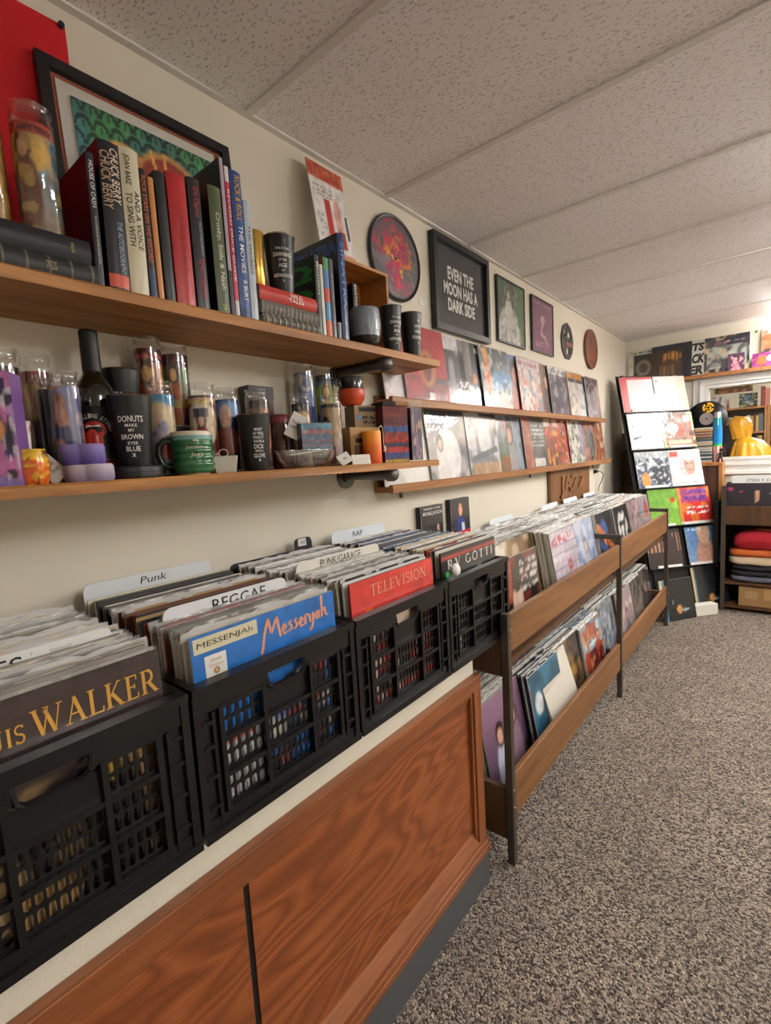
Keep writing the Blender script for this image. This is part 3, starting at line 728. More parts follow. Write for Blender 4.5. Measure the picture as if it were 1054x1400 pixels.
low_fronts = [
    (.430, LZ, [('g', '4a3450', '8f6c86'), ('fig', .35, .1, .62, 'd9ab92', 'c9cfe2', '3a2420'), ('fig', .72, .22, .6, 'd0a58e', '9d7d90', '4a2f2a')], 'purple photo sleeve of two figures at the near end of the lower tier'),
    (.478, LZ, [('f', '1f5670'), ('n', 8, '2f7390', .5, .9), ('e', .2, .6, .12, .14, 'd6dde0'), ('e', .7, .4, .12, .22, '16303f'), ('e', .45, .3, .1, .2, '9a8a62')], 'teal blue record sleeve leaning on the lower rack rail'),
    (.462, LZ, [('f', '201c1e'), ('n', 9, '8a6a3a', .58, .9), ('e', .5, .55, .2, .25, 'a98544'), ('n', 12, '36282c', .5, .6)], 'dark sleeve with gold ornament in the lower rack tier'),
    (.478, LZ, [('f', '7fb2cc'), ('r', .1, .62, .9, .92, 'cfe2ea'), ('tx', .14, .66, .86, .88, 3, '24384a'), ('r', .06, .06, .94, .56, '5a2020'), ('n', 9, 'b0442c', .5, .9), ('n', 12, 'c98a5a', .64, .9)], 'light blue record sleeve with lettered panel above a red picture'),
    (.440, LZ, [('f', '8f97a2'), ('n', 7, '5f6a78', .5, .9), ('n', 12, 'c0c4ca', .6, .8)], 'grey blue record sleeve behind the middle rack post'),
    (.478, LZ, [('f', 'b39fa2'), ('n', 7, 'd3c6c2', .5, .9), ('fig', .5, .1, .6, 'd0b0a2', '8d8894', '5a4a44')], 'pale pink sleeve leaning on the lower rail beyond the middle post'),
    (.470, LZ, [('f', '6f6660'), ('n', 8, '9a8f82', .5, .9), ('n', 13, '3c3634', .6, .8)], 'grey brown record sleeve in the far lower tier'),
    (.455, LZ, [('f', '3a3436'), ('fig', .5, .1, .7, 'c9a48c', '5c5458', '2a201e'), ('n', 12, '8a7a74', .64, .7)], 'dark portrait sleeve at the far end of the lower tier')]
stuff = MB(); rr = random.Random(11)
LIGHTS = ['e9e5dc', 'd9d8d4', 'efeeea', 'c9c4b8', 'dcd5c6', 'b9b4aa', 'e2ddd2']
DARKS = ['1a1a1c', '242326', '3a3634', '5c5650', '6a4a32', '7d2a22', '26456b', '4b5a44', '8a6a42', '8a8178']
def pick(): return rr.choice(LIGHTS if rr.random() < .62 else DARKS)
def stuff_record(x, y, z, lean, t, col, strip):
    R = Matrix.Rotation(lean, 3, 'Y'); o = Vector((x, y, z))
    stuff.rbox(o+R@Vector((0, 0, S/2)), (t, S, S), R, col)
    if strip:
        n = 9; ph = rr.random()*6
        hs = [.002+.007*rr.random() for _ in range(n)]; sm = 1+rr.randrange(3)
        vs = [o+R@Vector((.0016*math.sin(i*2.1+ph), (i/(n-1)-.5)*(S+.006), S-.012)) for i in range(n)]+[o+R@Vector((.004*math.sin(i*2.7+ph), (i/(n-1)-.5)*(S+.006), S+hs[i])) for i in range(n)]
        stuff.add(vs, [(i, i+1, n+i+1, n+i) for i in range(n-1)], 'ffffff', sm)
for tier, fronts in ((0, up_fronts), (1, low_fronts)):
    tname = ('upper', 'lower')[tier]
    for c, (xf, z, ops, lab) in enumerate(fronts):
        yc = UC[c]
        face_record((xf, yc+rr.uniform(-.004, .004), z), ops, lab, None, ry=LEAN if not (c == 0 and tier == 0) else -.05, n=34, seed=c+tier*10)
        x = xf-.009 if not (c == 0 and tier == 0) else .39
        if tier == 1 and c == 0: x -= .01
        bay = 'near' if c < 4 else 'far'
        for q in range(2):
            spine_record((x, yc+rr.uniform(-.005, .005), z+rr.uniform(0, .003)), pick(), .005, f'thin sleeve packed behind the front sleeves of the {tname} tier, {bay} bay', f'sleeves behind the fronts, {tname} tier, {bay} bay', ry=LEAN, seed=rr.randrange(12)); x -= .0085
        while x > .115:
            t = rr.choice((.004, .005, .006)); stuff_record(x, yc+rr.uniform(-.006, .006), z+rr.uniform(0, .006), LEAN+rr.uniform(-.004, .004), t, pick(), rr.random() < .75)
            x -= t+.0028
            if rr.random() < .04: x -= .006
o = stuff.build('packed_records', [M_print, M_polyedge, M_polyclear, M_polygrey]); tag(o, 'hundreds of record sleeves packed tightly in both tiers of the long rack', 'records', kind='stuff')
# cream stack of sleeves leaning on the near lower rail
for k in range(6):
    o = spine_record((.508-.0065*k, 2.02+.003*k, LZ+.001), rr.choice(LIGHTS), .005, 'cream sleeve in the short leaning stack at the near lower rail', 'cream sleeves leaning at the lower rail', ry=-.30, seed=k, poly=k % 2 == 0)
    o.rotation_euler.z = -.0
# divider cards standing up at the back of the upper tier
for k, y in enumerate((2.34, 3.02, 3.40, 3.82)):
    divider(.100, y, UZ, .27, .345, ('SOUL', 'JAZZ', 'JAZZ', 'BLUES')[k] if 0 else None, ('white divider card at the back of the near rack bay', 'white divider card under the near edge of the carved sign', 'white divider card under the middle of the carved sign', 'white divider card under the far edge of the carved sign')[k], lean=-.16, col='dfe4e8')

# =================================================================== WALL SHELVES AND LEDGES
def wavy_plank(x0, x1, y0, y1, z0, z1, seed, amp=.004):
    rg = random.Random(seed); n = 60; mb = MB(); ph = [rg.random()*6 for _ in range(3)]
    vs = []
    for i in range(n+1):
        y = y0+(y1-y0)*i/n
        e = amp*(math.sin(y*5+ph[0])*.5+math.sin(y*13+ph[1])*.3+rg.uniform(-.2, .2))
        d = amp*.5*math.sin(y*9+ph[2])
        vs += [(x0, y, z0), (x1+e*.6, y, z0+d*.4), (x1+e, y, z0+.006), (x1+e, y, z1-.004), (x1+e*.8-.004, y, z1), (x0, y, z1)]
    fs = [(i*6+k, i*6+(k+1) % 6, (i+1)*6+(k+1) % 6, (i+1)*6+k) for i in range(n) for k in range(6)]+[tuple(range(6)), tuple(range(n*6+5, n*6-1, -1))]
    return mb.add(vs, fs)
SU, SL, SX = 1.695, 1.342, .235
def pipe_bracket(parent, y, z, ln):
    mb = MB(); mb.tube([(.004, y, z), (ln, y, z)], .0165, 16); p = mb.build('bracket_pipe', M_pipe, parent, smooth=40)
    mb = MB(); mb.tube([(0.001, 0, 0), (.007, 0, 0)], .044, 24); mb.tube([(.007, 0, 0), (.02, 0, 0)], .023, 18)
    for a_ in range(4):
        t = a_*math.pi/2+.78; mb.tube([(.007, .033*math.cos(t), .033*math.sin(t)), (.010, .033*math.cos(t), .033*math.sin(t))], .005, 8)
    f = mb.build('flange', M_pipe, p, smooth=40); f.location = (0, y, z)
    mb = MB(); mb.tube([(ln-.012, y, z), (ln-.01, y, z), (ln+.012, y, z), (ln+.021, y, z), (ln+.026, y, z)], [.018, .0225, .0225, .018, .006], 18); mb.build('end_cap', M_pipe, p, smooth=50)
for nm, z, th, y1, lab, sd in (('wall_shelf', SU, .024, 1.512, 'thick pine plank shelf on pipe brackets holding books', 1), ('wall_shelf', SL, .022, 1.479, 'pine plank shelf on pipe brackets crowded with candles and tumblers', 2)):
    t = thing(nm, lab, 'shelf', (0, 0, 0), 0, 'pipe bracket plank shelves')
    wavy_plank(.002, SX, -1.2, y1, z-th, z, sd).build('plank', M_shelf, t, smooth=30)
    for y in (1.235, -.55): pipe_bracket(t, y, z-th-.017, .205)
for z, y0, y1, lab, sd in ((1.572, 1.41, 4.12, 'narrow wooden record ledge on the wall, the one nearer the ceiling', 3), (1.250, 1.385, 4.27, 'narrow wooden record ledge on the wall just above the carved sign', 4)):
    t = thing('record_ledge', lab, 'ledge', (0, 0, 0), 0, 'wooden record ledges')
    mb = MB(); mb.box(.002, .075, y0, y1, z-.02, z); mb.build('ledge_board', M_ledge, t)
    wavy_plank(.0755, .092, y0, y1, z-.022, z+.008, sd, .002).build('front_lip', M_ledge, t, smooth=30)
    mb = MB(); mb.box(.002, .014, y0, y1, z, z+.02); mb.build('back_strip', M_ledge, t)
    for y in (y0+.16, (y0+y1)/2, y1-.2):
        mb = MB(); mb.box(.002, .006, y-.008, y+.008, z-.055, z-.02); mb.tube([(.006, y, z-.047), (.008, y, z-.047)], .004, 8); mb.build('bracket', M_pipe, t)

# ------------------------------------------------------------------ face-out records on the ledges: (left edge y, in front?, print)
UPL = [
 (1.425, 0, [('g', 'd8c3c4', 'a88f96'), ('e', .3, .25, .3, .22, 'e9e3e8'), ('e', .8, .75, .28, .35, '9fb3a6'), ('e', .8, .75, .2, .26, 'd9d3d2')], 'mauve sleeve with a white peak on the upper record ledge'),
 (1.545, 1, [('f', 'a31f26'), ('r', 0, 0, 1, .32, '7c1a22'), ('r', 0, .28, 1, .34, '4a1218'), ('e', .52, .46, .2, .24, 'b0703c'), ('e', .52, .46, .1, .18, '6a2a1c'), ('r', .5, .06, .66, .14, 'd8d0d0'), ('n', 6, 'c02a30', .55, .5)], 'deep red sleeve with golden figure on the upper record ledge'),
 (1.80, 0, [('f', 'd6d3d4'), ('r', .1, .28, .78, .82, '4a4a4e'), ('n', 5, 'a5a5aa', .55, .8), ('r', 0, 0, 1, .25, 'cfcbcc'), ('r', 0, .84, 1, 1, 'd6d3d4')], 'pale grey sleeve with black and white photo on the upper record ledge'),
 (2.000, 0, [('g', '39414f', '14161b'), ('e', .4, .45, .1, .08, 'c47a3a'), ('e', .7, .42, .12, .12, 'd88a3a'), ('tx', .5, .84, 1, .96, 1, 'e9e7e4'), ('e', .1, .88, .035, .035, '3aa050'), ('g2',)], 'black sleeve with white heading and green sticker on the upper ledge'),
 (2.180, 1, [('g', '9fc7dc', '2d3038'), ('r', 0, .35, 1, .62, '4a92c4'), ('n', 12, '26262c', .55, .9), ('r', .05, 0, .95, .28, 'b9c8cc', .7), ('fig', .2, .5, .5, 'd69a50', 'c8641e', 'e0a030'), ('n', 14, 'd8c8b4', .64, .7)], 'blue crowd scene sleeve with orange shirted man on the ledge'),
 (2.400, 0, [('g', '8fa9c4', '53729c'), ('fig', .6, 0, .95, 'b08068', '7a3038', '4a2a24'), ('r', .5, 0, .7, .12, 'c23a40')], 'sky blue sleeve with a thin red figure on the upper ledge'),
 (2.615, 1, [('f', 'd9b9b4'), ('n', 6, 'c88478', .5, .9), ('n', 9, 'e9e4df', .55, .9), ('n', 12, '7a9ab0', .62, .8), ('r', 0, .8, 1, .98, 'd9cdd0'), ('tx', .05, .82, .95, .96, 1, 'b9707a')], 'pastel pink painted sleeve with white band on the upper ledge'),
 (2.86, 0, [('f', '7a5444'), ('n', 5, 'b0856c', .5, .9), ('fig', .6, .1, .8, 'c79a80', '4a2f2a', '2f1d18')], 'brown portrait sleeve on the upper record ledge'),
 (3.075, 1, [('f', '575064'), ('n', 9, 'a59cab', .58, .9), ('r', 0, .84, 1, 1, 'dedcda'), ('tx', .05, .85, .95, .99, 1, '4a5a78'), ('n', 6, '3a3444', .55, .8)], 'purple grey sleeve under a white header on the upper ledge'),
 (3.415, 1, [('f', 'e4e0da'), ('r', 0, .86, 1, 1, 'd8903c'), ('r', 0, .78, 1, .86, '3a3a44'), ('n', 8, '9a96a0', .62, .8), ('r', 0, 0, .05, 1, 'e0a040')], 'white sleeve with orange and dark heading bands on the upper ledge'),
 (3.58, 0, [('g', '6a86a8', '4a5a74'), ('n', 7, 'b8c4d0', .56, .8)], 'slate blue sleeve half hidden near the end of the upper ledge'),
 (3.800, 1, [('f', '4b474c'), ('n', 8, '8a8488', .52, .9), ('ring', .5, .5, .36, .08, '9a9496'), ('e', .4, .45, .15, .25, '2c2a2e')], 'dark grey photo sleeve at the far end of the upper ledge')]
LOL = [
 (1.390, 0, [('f', 'e9e8e2')], 'plain white sleeve at the near end of the lower ledge'),
 (1.690, 1, [('g', 'b9aeb0', '1e2733'), ('n', 5, '2f3b49', .5, .8), ('e', .5, .34, .3, .36, 'e9e6e6'), ('fig', .3, .15, .5, 'c9a292', 'e2dcdc', '4a342e'), ('e', .1, .9, .035, .035, '3aa050')], 'dark blue sleeve with white dressed figure on the lower ledge'),
 (1.815, 0, [('f', 'c5b7ae'), ('n', 6, '8a6a5c', .5, .8)], 'beige sleeve peeping out behind on the lower ledge'),
 (2.018, 1, [('f', '7d8288'), ('r', 0, .9, 1, 1, '2a2c30'), ('n', 6, 'c9cbd0', .5, .9), ('e', .55, .55, .2, .25, 'dcdcdf'), ('l', (.1, .25), (.9, .4), .05, '5c636c'), ('r', .1, .02, .95, .18, 'b98c5a', .8), ('e', .12, .76, .025, .03, 'c8363a')], 'silvery grey sleeve with pale horses on the lower ledge'),
 (2.16, 0, [('g', '86a05e', '9cc0de'), ('n', 6, 'e4ebf2', .58, .9), ('r', 0, 0, 1, .3, '7d8a3e', .7), ('e', .85, .15, .2, .14, 'c8803a')], 'sky and meadow sleeve on the lower record ledge'),
 (2.345, 0, [('f', '8a98a8'), ('n', 9, '5c6a7c', .5, .8), ('fig', .5, .05, .85, 'cf9d80', '9a9698', '5c4a40')], 'blue grey portrait sleeve on the lower record ledge'),
 (2.655, 1, [('f', '5e5f60'), ('r', 0, 0, .34, 1, '8f4a3c'), ('n', 9, 'b96a52', .55, .8), ('r', .34, 0, 1, 1, '585a5c'), ('tx', .38, .4, .95, .85, 6, 'c9c9c6'), ('r', .4, .05, .9, .2, 'd5d5d0')], 'grey sleeve with red strip and rows of small text on the ledge'),
 (2.880, 0, [('f', 'e2e0da'), ('s', 'v', 11, '2a2a2c', .35), ('r', .28, 0, 1, 1, 'd8d4cc')], 'white sleeve with black letter column on the lower ledge'),
 (2.975, 1, [('f', '8c4a34'), ('r', 0, .82, .75, 1, 'dcd6cc'), ('n', 7, 'c83a2c', .5, .9), ('n', 9, 'd8a23a', .62, .9), ('n', 12, '3a2a2a', .6, .8)], 'red and gold picture sleeve with white heading on the ledge'),
 (3.14, 0, [('f', 'b8342c'), ('n', 7, 'd6733a', .56, .8), ('n', 12, 'e4d6c4', .66, .7)], 'bright red sleeve tucked behind on the lower ledge'),
 (3.405, 1, [('f', 'dedcd2'), ('n', 7, '6f8a6a', .56, .8), ('n', 11, '3f3a44', .64, .9), ('r', .7, .3, .95, .95, '8a8ac0', .7)], 'white sleeve with green and violet marks on the lower ledge'),
 (3.690, 1, [('f', '2c2320'), ('n', 7, 'b4552a', .54, .9), ('e', .72, .4, .26, .36, 'd9b27a'), ('e', .66, .42, .26, .36, '241d1c')], 'dark brown sleeve with a pale crescent on the lower ledge'),
 (3.945, 0, [('f', 'b9683c'), ('n', 7, 'e0cdb4', .54, .9), ('n', 11, '8a3a24', .6, .8)], 'rust orange sleeve at the far end of the lower ledge')]
for z, lst, gname in ((1.572, UPL, 'sleeves shown on the upper ledge'), (1.250, LOL, 'sleeves shown on the lower ledge')):
    for k, (yl, fr, ops, lab) in enumerate(lst):
        ops = [q for q in ops if q[0] != 'g2']
        face_record((.062 if fr else .050, yl+S/2, z+.0005), ops, lab, gname, ry=-.115, n=40, seed=k+50, t=.004)

# =================================================================== WALL ART
def framed(y0, y1, z0, z1, label, ops, fr=.014, dep=.02, mat=None, n=30, seed=0, name='framed_picture', x=.003, mat_w=0, matcol='e6e3dc', ry=0, rimcol=None):
    w, h = y1-y0, z1-z0
    t = thing(name, label, 'picture', (x, (y0+y1)/2, z0), ry=ry)
    fm = mat or M_blackframe
    for a0, a1, b0, b1 in ((-w/2, w/2, h-fr, h), (-w/2, w/2, 0, fr), (-w/2, -w/2+fr, fr, h-fr), (w/2-fr, w/2, fr, h-fr)):
        MB().box(0, dep, a0, a1, b0, b1).build('frame_rail', fm, t)
    if mat_w:
        MB().box(.0036, .006, -w/2+fr+.012, w/2-fr-.020, fr+.01, h-fr-.010).build('mount', plain(matcol, .7), t)
    iw, ih = w-2*fr-2*mat_w, h-2*fr-2*mat_w
    p = card_mb(iw, ih, .004, ops, n, seed).build('print', M_paper, t); p.location = (.006+(.002 if mat_w else 0), 0, fr+mat_w)
    MB().poly([(-w/2+fr, fr), (w/2-fr, fr), (w/2-fr, h-fr), (-w/2+fr, h-fr)], .0125, 'ffffff').build('glazing', M_pane, t)
    return t
# slogan picture, white block capitals on black
t = framed(1.828, 2.325, 1.905, 2.306, 'large black framed print with white block capitals in three lines', [('f', '2a2b2f')], .026, .028, n=8)
letters('lettering', t, [('EVEN THE', -.005, .262, dict(w=.232, h=.057, bold=.035)), ('MOON HAS A', -.005, .194, dict(w=.305, h=.057, bold=.035)), ('DARK SIDE', -.005, .126, dict(w=.242, h=.057, bold=.035))], plain('e9e7e2', .6), x=.0115)
framed(2.44, 2.788, 1.943, 2.280, 'black framed album print of pale draped figure on green', [('f', '4c6b45'), ('n', 5, '3a5638', .5, .8), ('r', 0, 0, .12, 1, '4a4a48'), ('e', .42, .1, .42, .5, 'c9c9c4'), ('n', 14, '8d8f8c', .55, .7), ('r', 0, .7, .25, 1, '48664a'), ('r', .75, .3, 1, 1, '4f7446'), ('fig', .4, .45, .5, 'c9b8a8', 'cfcdc6', '57504a')], .010, .013, seed=3, n=44)
framed(2.89, 3.235, 1.955, 2.278, 'black framed album print of white sketch on plum', [('f', '7c4a66'), ('n', 5, '6e405a', .5, .5), ('e', .5, .62, .1, .1, 'c9a8ba'), ('l', (.5, .6), (.42, .35), .03, 'c0a0b2'), ('l', (.42, .35), (.6, .3), .03, 'c0a0b2'), ('l', (.6, .3), (.75, .15), .02, 'c9aabb'), ('tx', .15, .08, .6, .2, 2, 'b592a6'), ('tx', .1, .9, .9, .96, 1, 'b592a6')], .010, .013, seed=4, n=44)
# painted disc
t = thing('painted_disc', 'round disc painted in swirling orange magenta and grey with black rim', 'artwork', (.004, 1.585, 2.125))
R = .160; nr, na = 44, 150
rg = np.random.default_rng(5)
U, V = np.meshgrid(np.linspace(0, 1, nr), np.linspace(0, 1, na), indexing='ij')
XX = .5+.5*U*np.cos(V*2*np.pi); YY = .5+.5*U*np.sin(V*2*np.pi)
Cc = np.ones((nr, na, 3))*np.array(lin('5e5a5c'))
def blend(mk, c):
    global Cc
    mk = np.clip(mk, 0, 1)[..., None]; Cc = Cc*(1-mk)+np.array(lin(c))*mk
WX_ = XX+.08*(vnoise(XX, YY, 12, rg)-.5); WY_ = YY+.08*(vnoise(XX, YY, 12, rg)-.5)
n1 = vnoise(XX, YY, 6, rg)*.6+vnoise(WX_, WY_, 22, rg)*.4; n2 = vnoise(WX_, YY, 9, rg)*.6+vnoise(WX_, WY_, 26, rg)*.4; n3 = vnoise(WX_, WY_, 13, rg)*.55+vnoise(XX, YY, 30, rg)*.45; n4 = vnoise(XX, YY, 9, rg)
blend((n1-.36)*5*np.clip(1.5-U*1.5, 0, 1), 'a02e5c'); blend((n2-.46)*7*np.clip(1.25-U*1.5, 0, 1)*(YY > .42), 'd0702a'); blend((n3-.58)*9*np.clip(1.2-U*1.4, 0, 1), 'e0a42c'); blend((n4-.6)*7*(YY > .55), '3c5a50'); blend((n1*n3-.32)*8, 'c2304a'); blend((.42-n2)*6*(YY < .5), '77757a'); blend((U-.93)*30, '4c484a')
mb = MB(); vs = [(.006, R*.94*U[i, j]*math.cos(V[i, j]*2*math.pi), R*.94*U[i, j]*math.sin(V[i, j]*2*math.pi)) for i in range(nr) for j in range(na)]
mb.add(vs, [(i*na+j, (i+1)*na+j, (i+1)*na+j+1, i*na+j+1) for i in range(nr-1) for j in range(na-1)], [tuple(q) for q in np.clip(Cc, 0, 1).reshape(-1, 3)])
mb.build('painting', M_print, t)
mb = MB(); mb.lathe([(R*.93, .0), (R*.93, .009), (R*.97, .012), (R, .008), (R, 0)], 64); o = mb.build('rim', M_blackframe, t, smooth=50); o.rotation_euler = (0, math.radians(90), 0)
mb = MB(); mb.lathe([(0, .0075), (.005, .0075), (.005, .005)], 12); o = mb.build('spindle_hole', M_dark, t); o.rotation_euler = (0, math.radians(90), 0)
o = MB().box(0, .002, 0, .045, 0, .024).build('price_card', plain('eceae4', .6)); o.location = (.001, 1.742, 1.985); tag(o, 'tiny white card pinned beside the painted disc', 'card')
# metal emblem: ring with a jagged bolt and red banner
t = thing('metal_emblem', 'dark cut metal ring emblem with jagged bolt and small red banner', 'emblem', (.003, 3.515, 2.097))
mb = MB(); n = 40
ring = lambda r, x, w: [(x, r*w*math.cos(2*math.pi*k/n), r*math.sin(2*math.pi*k/n)*(1+.03*math.sin(9*2*math.pi*k/n))) for k in range(n)]
vs = ring(.122, 0, .95)+ring(.122, .006, .95)+ring(.088, .006, .95)+ring(.088, 0, .95)
mb.add(vs, [(a_*n+k, a_*n+(k+1) % n, ((a_+1) % 4)*n+(k+1) % n, ((a_+1) % 4)*n+k) for a_ in range(4) for k in range(n)]); mb.build('ring', plain('4a4644', .45, .6), t)
mb = MB()
for p in ([(-.02, .1), (.03, .1), (-.005, .03), (.035, .03), (-.02, -.06), (.005, 0), (-.04, 0)], [(-.09, .0), (-.05, .05), (-.02, .0), (-.03, -.09), (-.07, -.06)], [(.03, -.01), (.07, .04), (.09, 0), (.07, -.07), (.03, -.09)]):
    vs = [(.001, a_, b_) for a_, b_ in p]+[(.006, a_, b_) for a_, b_ in p]; q = len(p)
    mb.add(vs, [tuple(range(q)), tuple(range(q, 2*q))]+[(i, (i+1) % q, q+(i+1) % q, q+i) for i in range(q)])
mb.build('bolt_shape', plain('4a4644', .45, .6), t)
MB().box(.006, .010, -.035, .085, -.035, -.008).build('banner', plain('8f3a34', .5), t)
t = thing('wall_clock', 'round reddish brown wooden wall plaque at the far end of the ledges', 'plaque', (.003, 4.028, 2.112))
mb = MB(); mb.lathe([(.0, .02), (.12, .02), (.13, .016), (.146, .018), (.150, .012), (.150, 0)], 40); o = mb.build('disc', make_wood('red_brown_wood', '4a2418', '6a3826', '7f4a32', 'Z', .45), t, smooth=40); o.rotation_euler = (0, math.radians(90), 0)
mb = MB()
for k in range(9): mb.box(.0205, .022, -.06+.013*k, -.053+.013*k, -.09, -.09+.07+.03*((k*7) % 3))
mb.build('inlay', plain('a0603a', .5), t); t.name = 'wooden_plaque'
# carved sign
t = thing('carved_sign', 'brown wooden sign board carved with large raised jazz capitals', 'sign', (.006, 3.50, .956))
MB().box(0, .022, -.40, .40, 0, .268).build('board', M_sign, t, bevel=.004)
for k, (a0, a1, c0, c1) in enumerate(((-.38, .38, .012, .02), (-.38, .38, .248, .256))): MB().box(.022, .026, a0, a1, c0, c1).build('moulding', M_sign, t)
vs, fs = text_outline('JAZZ', .02); lo = vs.min(0); sz = vs.max(0)-lo; p = (vs-lo)/sz*np.array([.50, .15])
mb = MB(); nn = len(p); mb.add([(.034, a_-.25, b_+.07) for a_, b_ in p], fs)
from collections import Counter
ec = Counter(); eo = {}
for f in fs:
    for i in range(len(f)):
        e_ = (f[i], f[(i+1) % len(f)]); key = tuple(sorted(e_)); ec[key] += 1; eo[key] = e_
for key, cnt in ec.items():
    if cnt == 1:
        i, j = eo[key]; mb.add([(.034, p[i][0]-.25, p[i][1]+.07), (.034, p[j][0]-.25, p[j][1]+.07), (.021, p[j][0]-.25, p[j][1]+.07), (.021, p[i][0]-.25, p[i][1]+.07)], [(0, 1, 2, 3)])
mb.build('carved_letters', make_wood('carved_letter_wood', '5a381c', '7e5530', '94683c', 'Z', .5), t)
mb = MB(); mb.box(0, .02, -.03, .02, -.012, .012); o = mb.build('power_plug', M_dark, None); o.location = (.002, 4.12, 1.165); tag(o, 'small black power plug with looping lead beside the carved sign', 'plug')
mb = MB(); mb.tube([(.012, .02, 0), (.03, .06, -.005), (.04, .10, -.03), (.03, .09, -.08), (.02, .05, -.12), (.02, .03, -.16)], .003, 6); mb.build('lead', M_dark, o)
# two boxed tapes standing on the back of the rack
for y0, z1, d_, lab, ops, txt in ((1.628, 1.146, .03, 'black boxed tape cover with faint red figure against the wall above the rack', [('f', '18181a'), ('fig', .75, .1, .55, 'c98a80', '2a2224', '16140f'), ('fig', .22, .0, .25, 'b5655c', '3a1a1c', '16140f')], None),
                             (1.862, 1.155, .03, 'boxed tape cover of dark haired figure in blue jacket over a red band', [('f', '24222a'), ('fig', .5, .05, 1.0, 'd79a7c', '2c3f8c', '1c1714'), ('r', .52, .2, .7, .42, 'dcd8da'), ('r', 0, 0, 1, .24, 'c2282c'), ('n', 9, '1c1a20', .6, .3)], 'MICHAEL')):
    t = thing('boxed_tape', lab, 'box', (.018, y0+.095, .956), ry=-.02)
    w = .165; h = z1-.956
    MB().box(-.012, .012, -w/2, w/2, 0, h).build('case', plain('1a1a1c', .4), t)
    p = card_mb(w, h, .002, ops, 28, 3).build('cover', M_gloss, t); p.location.x = .0135
    if txt: letters('lettering', t, [(txt, 0, .027, dict(w=.12, h=.02, bold=.015))], plain('efece8', .5), x=.0155)
    else: letters('lettering', t, [('THE MAGIC WORLD', .0, h-.012, dict(w=.13, h=.009, bold=.01)), ('MICHAEL JACKSON', .0, h-.034, dict(w=.145, h=.02, bold=.01, slant=.1))], plain('e4e2dd', .5), x=.0155)

# red tapestry pinned to the wall
t = thing('wall_tapestry', 'plain red cloth hanging pinned flat on the wall above the books', 'tapestry', (.003, -.1, 1.72))
mb = MB(); mb.grid(lambda u, v: (.004+.004*math.sin(u*14+v*2)*(.3+.7*(1-v))+.003*math.sin(v*9), -.75+u*1.318-.006*math.sin(v*5)*(u > .9), v*.572-.05*(1-u)*v), 40, 14)
a = NT('red_cloth'); vv = a.noise(a.coords(), 300, 2); b_ = a.noise(a.coords(), 5, 3)
a.base(a.mix(b_, 'd0161e', 'b01018')); a.set(Roughness=.85); a.bump(vv, .2, .002)
mb.build('cloth', a.m, t, smooth=60)
mb = MB(); mb.tube([(.003, .565, .567), (.014, .565, .567)], .006, 10); mb.build('pin', plain('2a2740', .4), t)

# =================================================================== UPPER SHELF
# framed poster leaning on the wall behind the books
t = framed(.405, .843, SU, SU+.51, 'black framed poster of green scales with red ornament leaning behind the books',
           [('f', '3f7a6c'), ('n', 5, '4f9a5a', .5, .8), ('n', 7, '4a8a9c', .58, .7), ('sc', 9, '132a2a'),
            ('e', .30, .76, .14, .10, 'd9a65a'), ('e', .30, .75, .125, .09, '9a3424'), ('e', .62, .70, .25, .2, 'd9a65a'), ('e', .62, .69, .235, .185, '9a3424'), ('e', .74, .78, .05, .03, 'd8c08a'), ('l', (.52, .80), (.50, .88), .012, 'd9a65a'), ('l', (.60, .82), (.60, .89), .012, 'd9a65a')], .022, .018, n=90, seed=9, x=.052, mat_w=.036, matcol='d9d6cf', ry=-.085)
MB().box(.002, .0035, -.197, .197, .022, .488).build('inner_mount', plain('a4593a', .7), t)

_bk = 0
def book(y0, y1, h, dep, spine, label, x=.212, lean=0, cover=None, texts=(), z=SU, bands=(), rz=0, coat=.2, pages='ddd5c2', cov_txt=(), ops=None):
    """upright book, spine facing +x; origin at the bottom of the spine"""
    w = y1-y0; yc = (y0+y1)/2
    t = thing('book', label, 'book', (x, yc, z+abs(math.sin(lean))*w/2), rz, None, rx=lean)
    cover = cover or spine; cm = plain(cover, .35, 0, coat)
    MB().box(-dep, -.001, -w/2, -w/2+.002, 0, h).build('cover', cm, t); MB().box(-dep, -.001, w/2-.002, w/2, 0, h).build('cover', cm, t)
    mb = MB(); bl = min(.0045, w*.12); mb.grid(lambda u, v: (bl*math.sin(math.pi*u)-.001, (u-.5)*w, v*h), 9, 2); mb.grid(lambda u, v: (bl*math.sin(math.pi*u)*v-.001, (u-.5)*w, h), 9, 2); 
    mb.build('spine', plain(spine, .35, 0, coat), t, smooth=60)
    MB().box(-dep+.004, -.001, -w/2+.002, w/2-.002, .004, h-.004).build('pages', plain(pages, .8), t)
    for k, (b0, b1, c_) in enumerate(bands): 
        mb = MB(); mb.grid(lambda u, v: (bl*math.sin(math.pi*u)-.0007, (u-.5)*(w-.0006), (b0+(b1-b0)*v)*h), 9, 2); mb.build('band', plain(c_, .4), t, smooth=60)
    for (s_, zc, ln, ht, c_, dy) in texts:
        mb = MB(); text_mb(mb, s_, dy*w, zc*h, w=ln*h, h=ht*w, x=0, bold=.01, vert=True); mb.v = [(bl*math.sin(math.pi*min(1, max(0, p[1]/w+.5)))+.0004, p[1], p[2]) for p in mb.v]; mb.build('lettering', plain(c_, .5), t)
    return t
book(.398, .411, .238, .135, '26272b', 'slim black book with narrow white title leaning beside the stacked dark books', lean=-.02, cover='100e0e', coat=0, texts=[('HOUSE OF CASH', .77, .34, .55, 'eceae6', 0), ('THE LEGENDS OF MY FATHER, JOHNNY CASH', .36, .36, .3, 'c9c7c2', 0)])
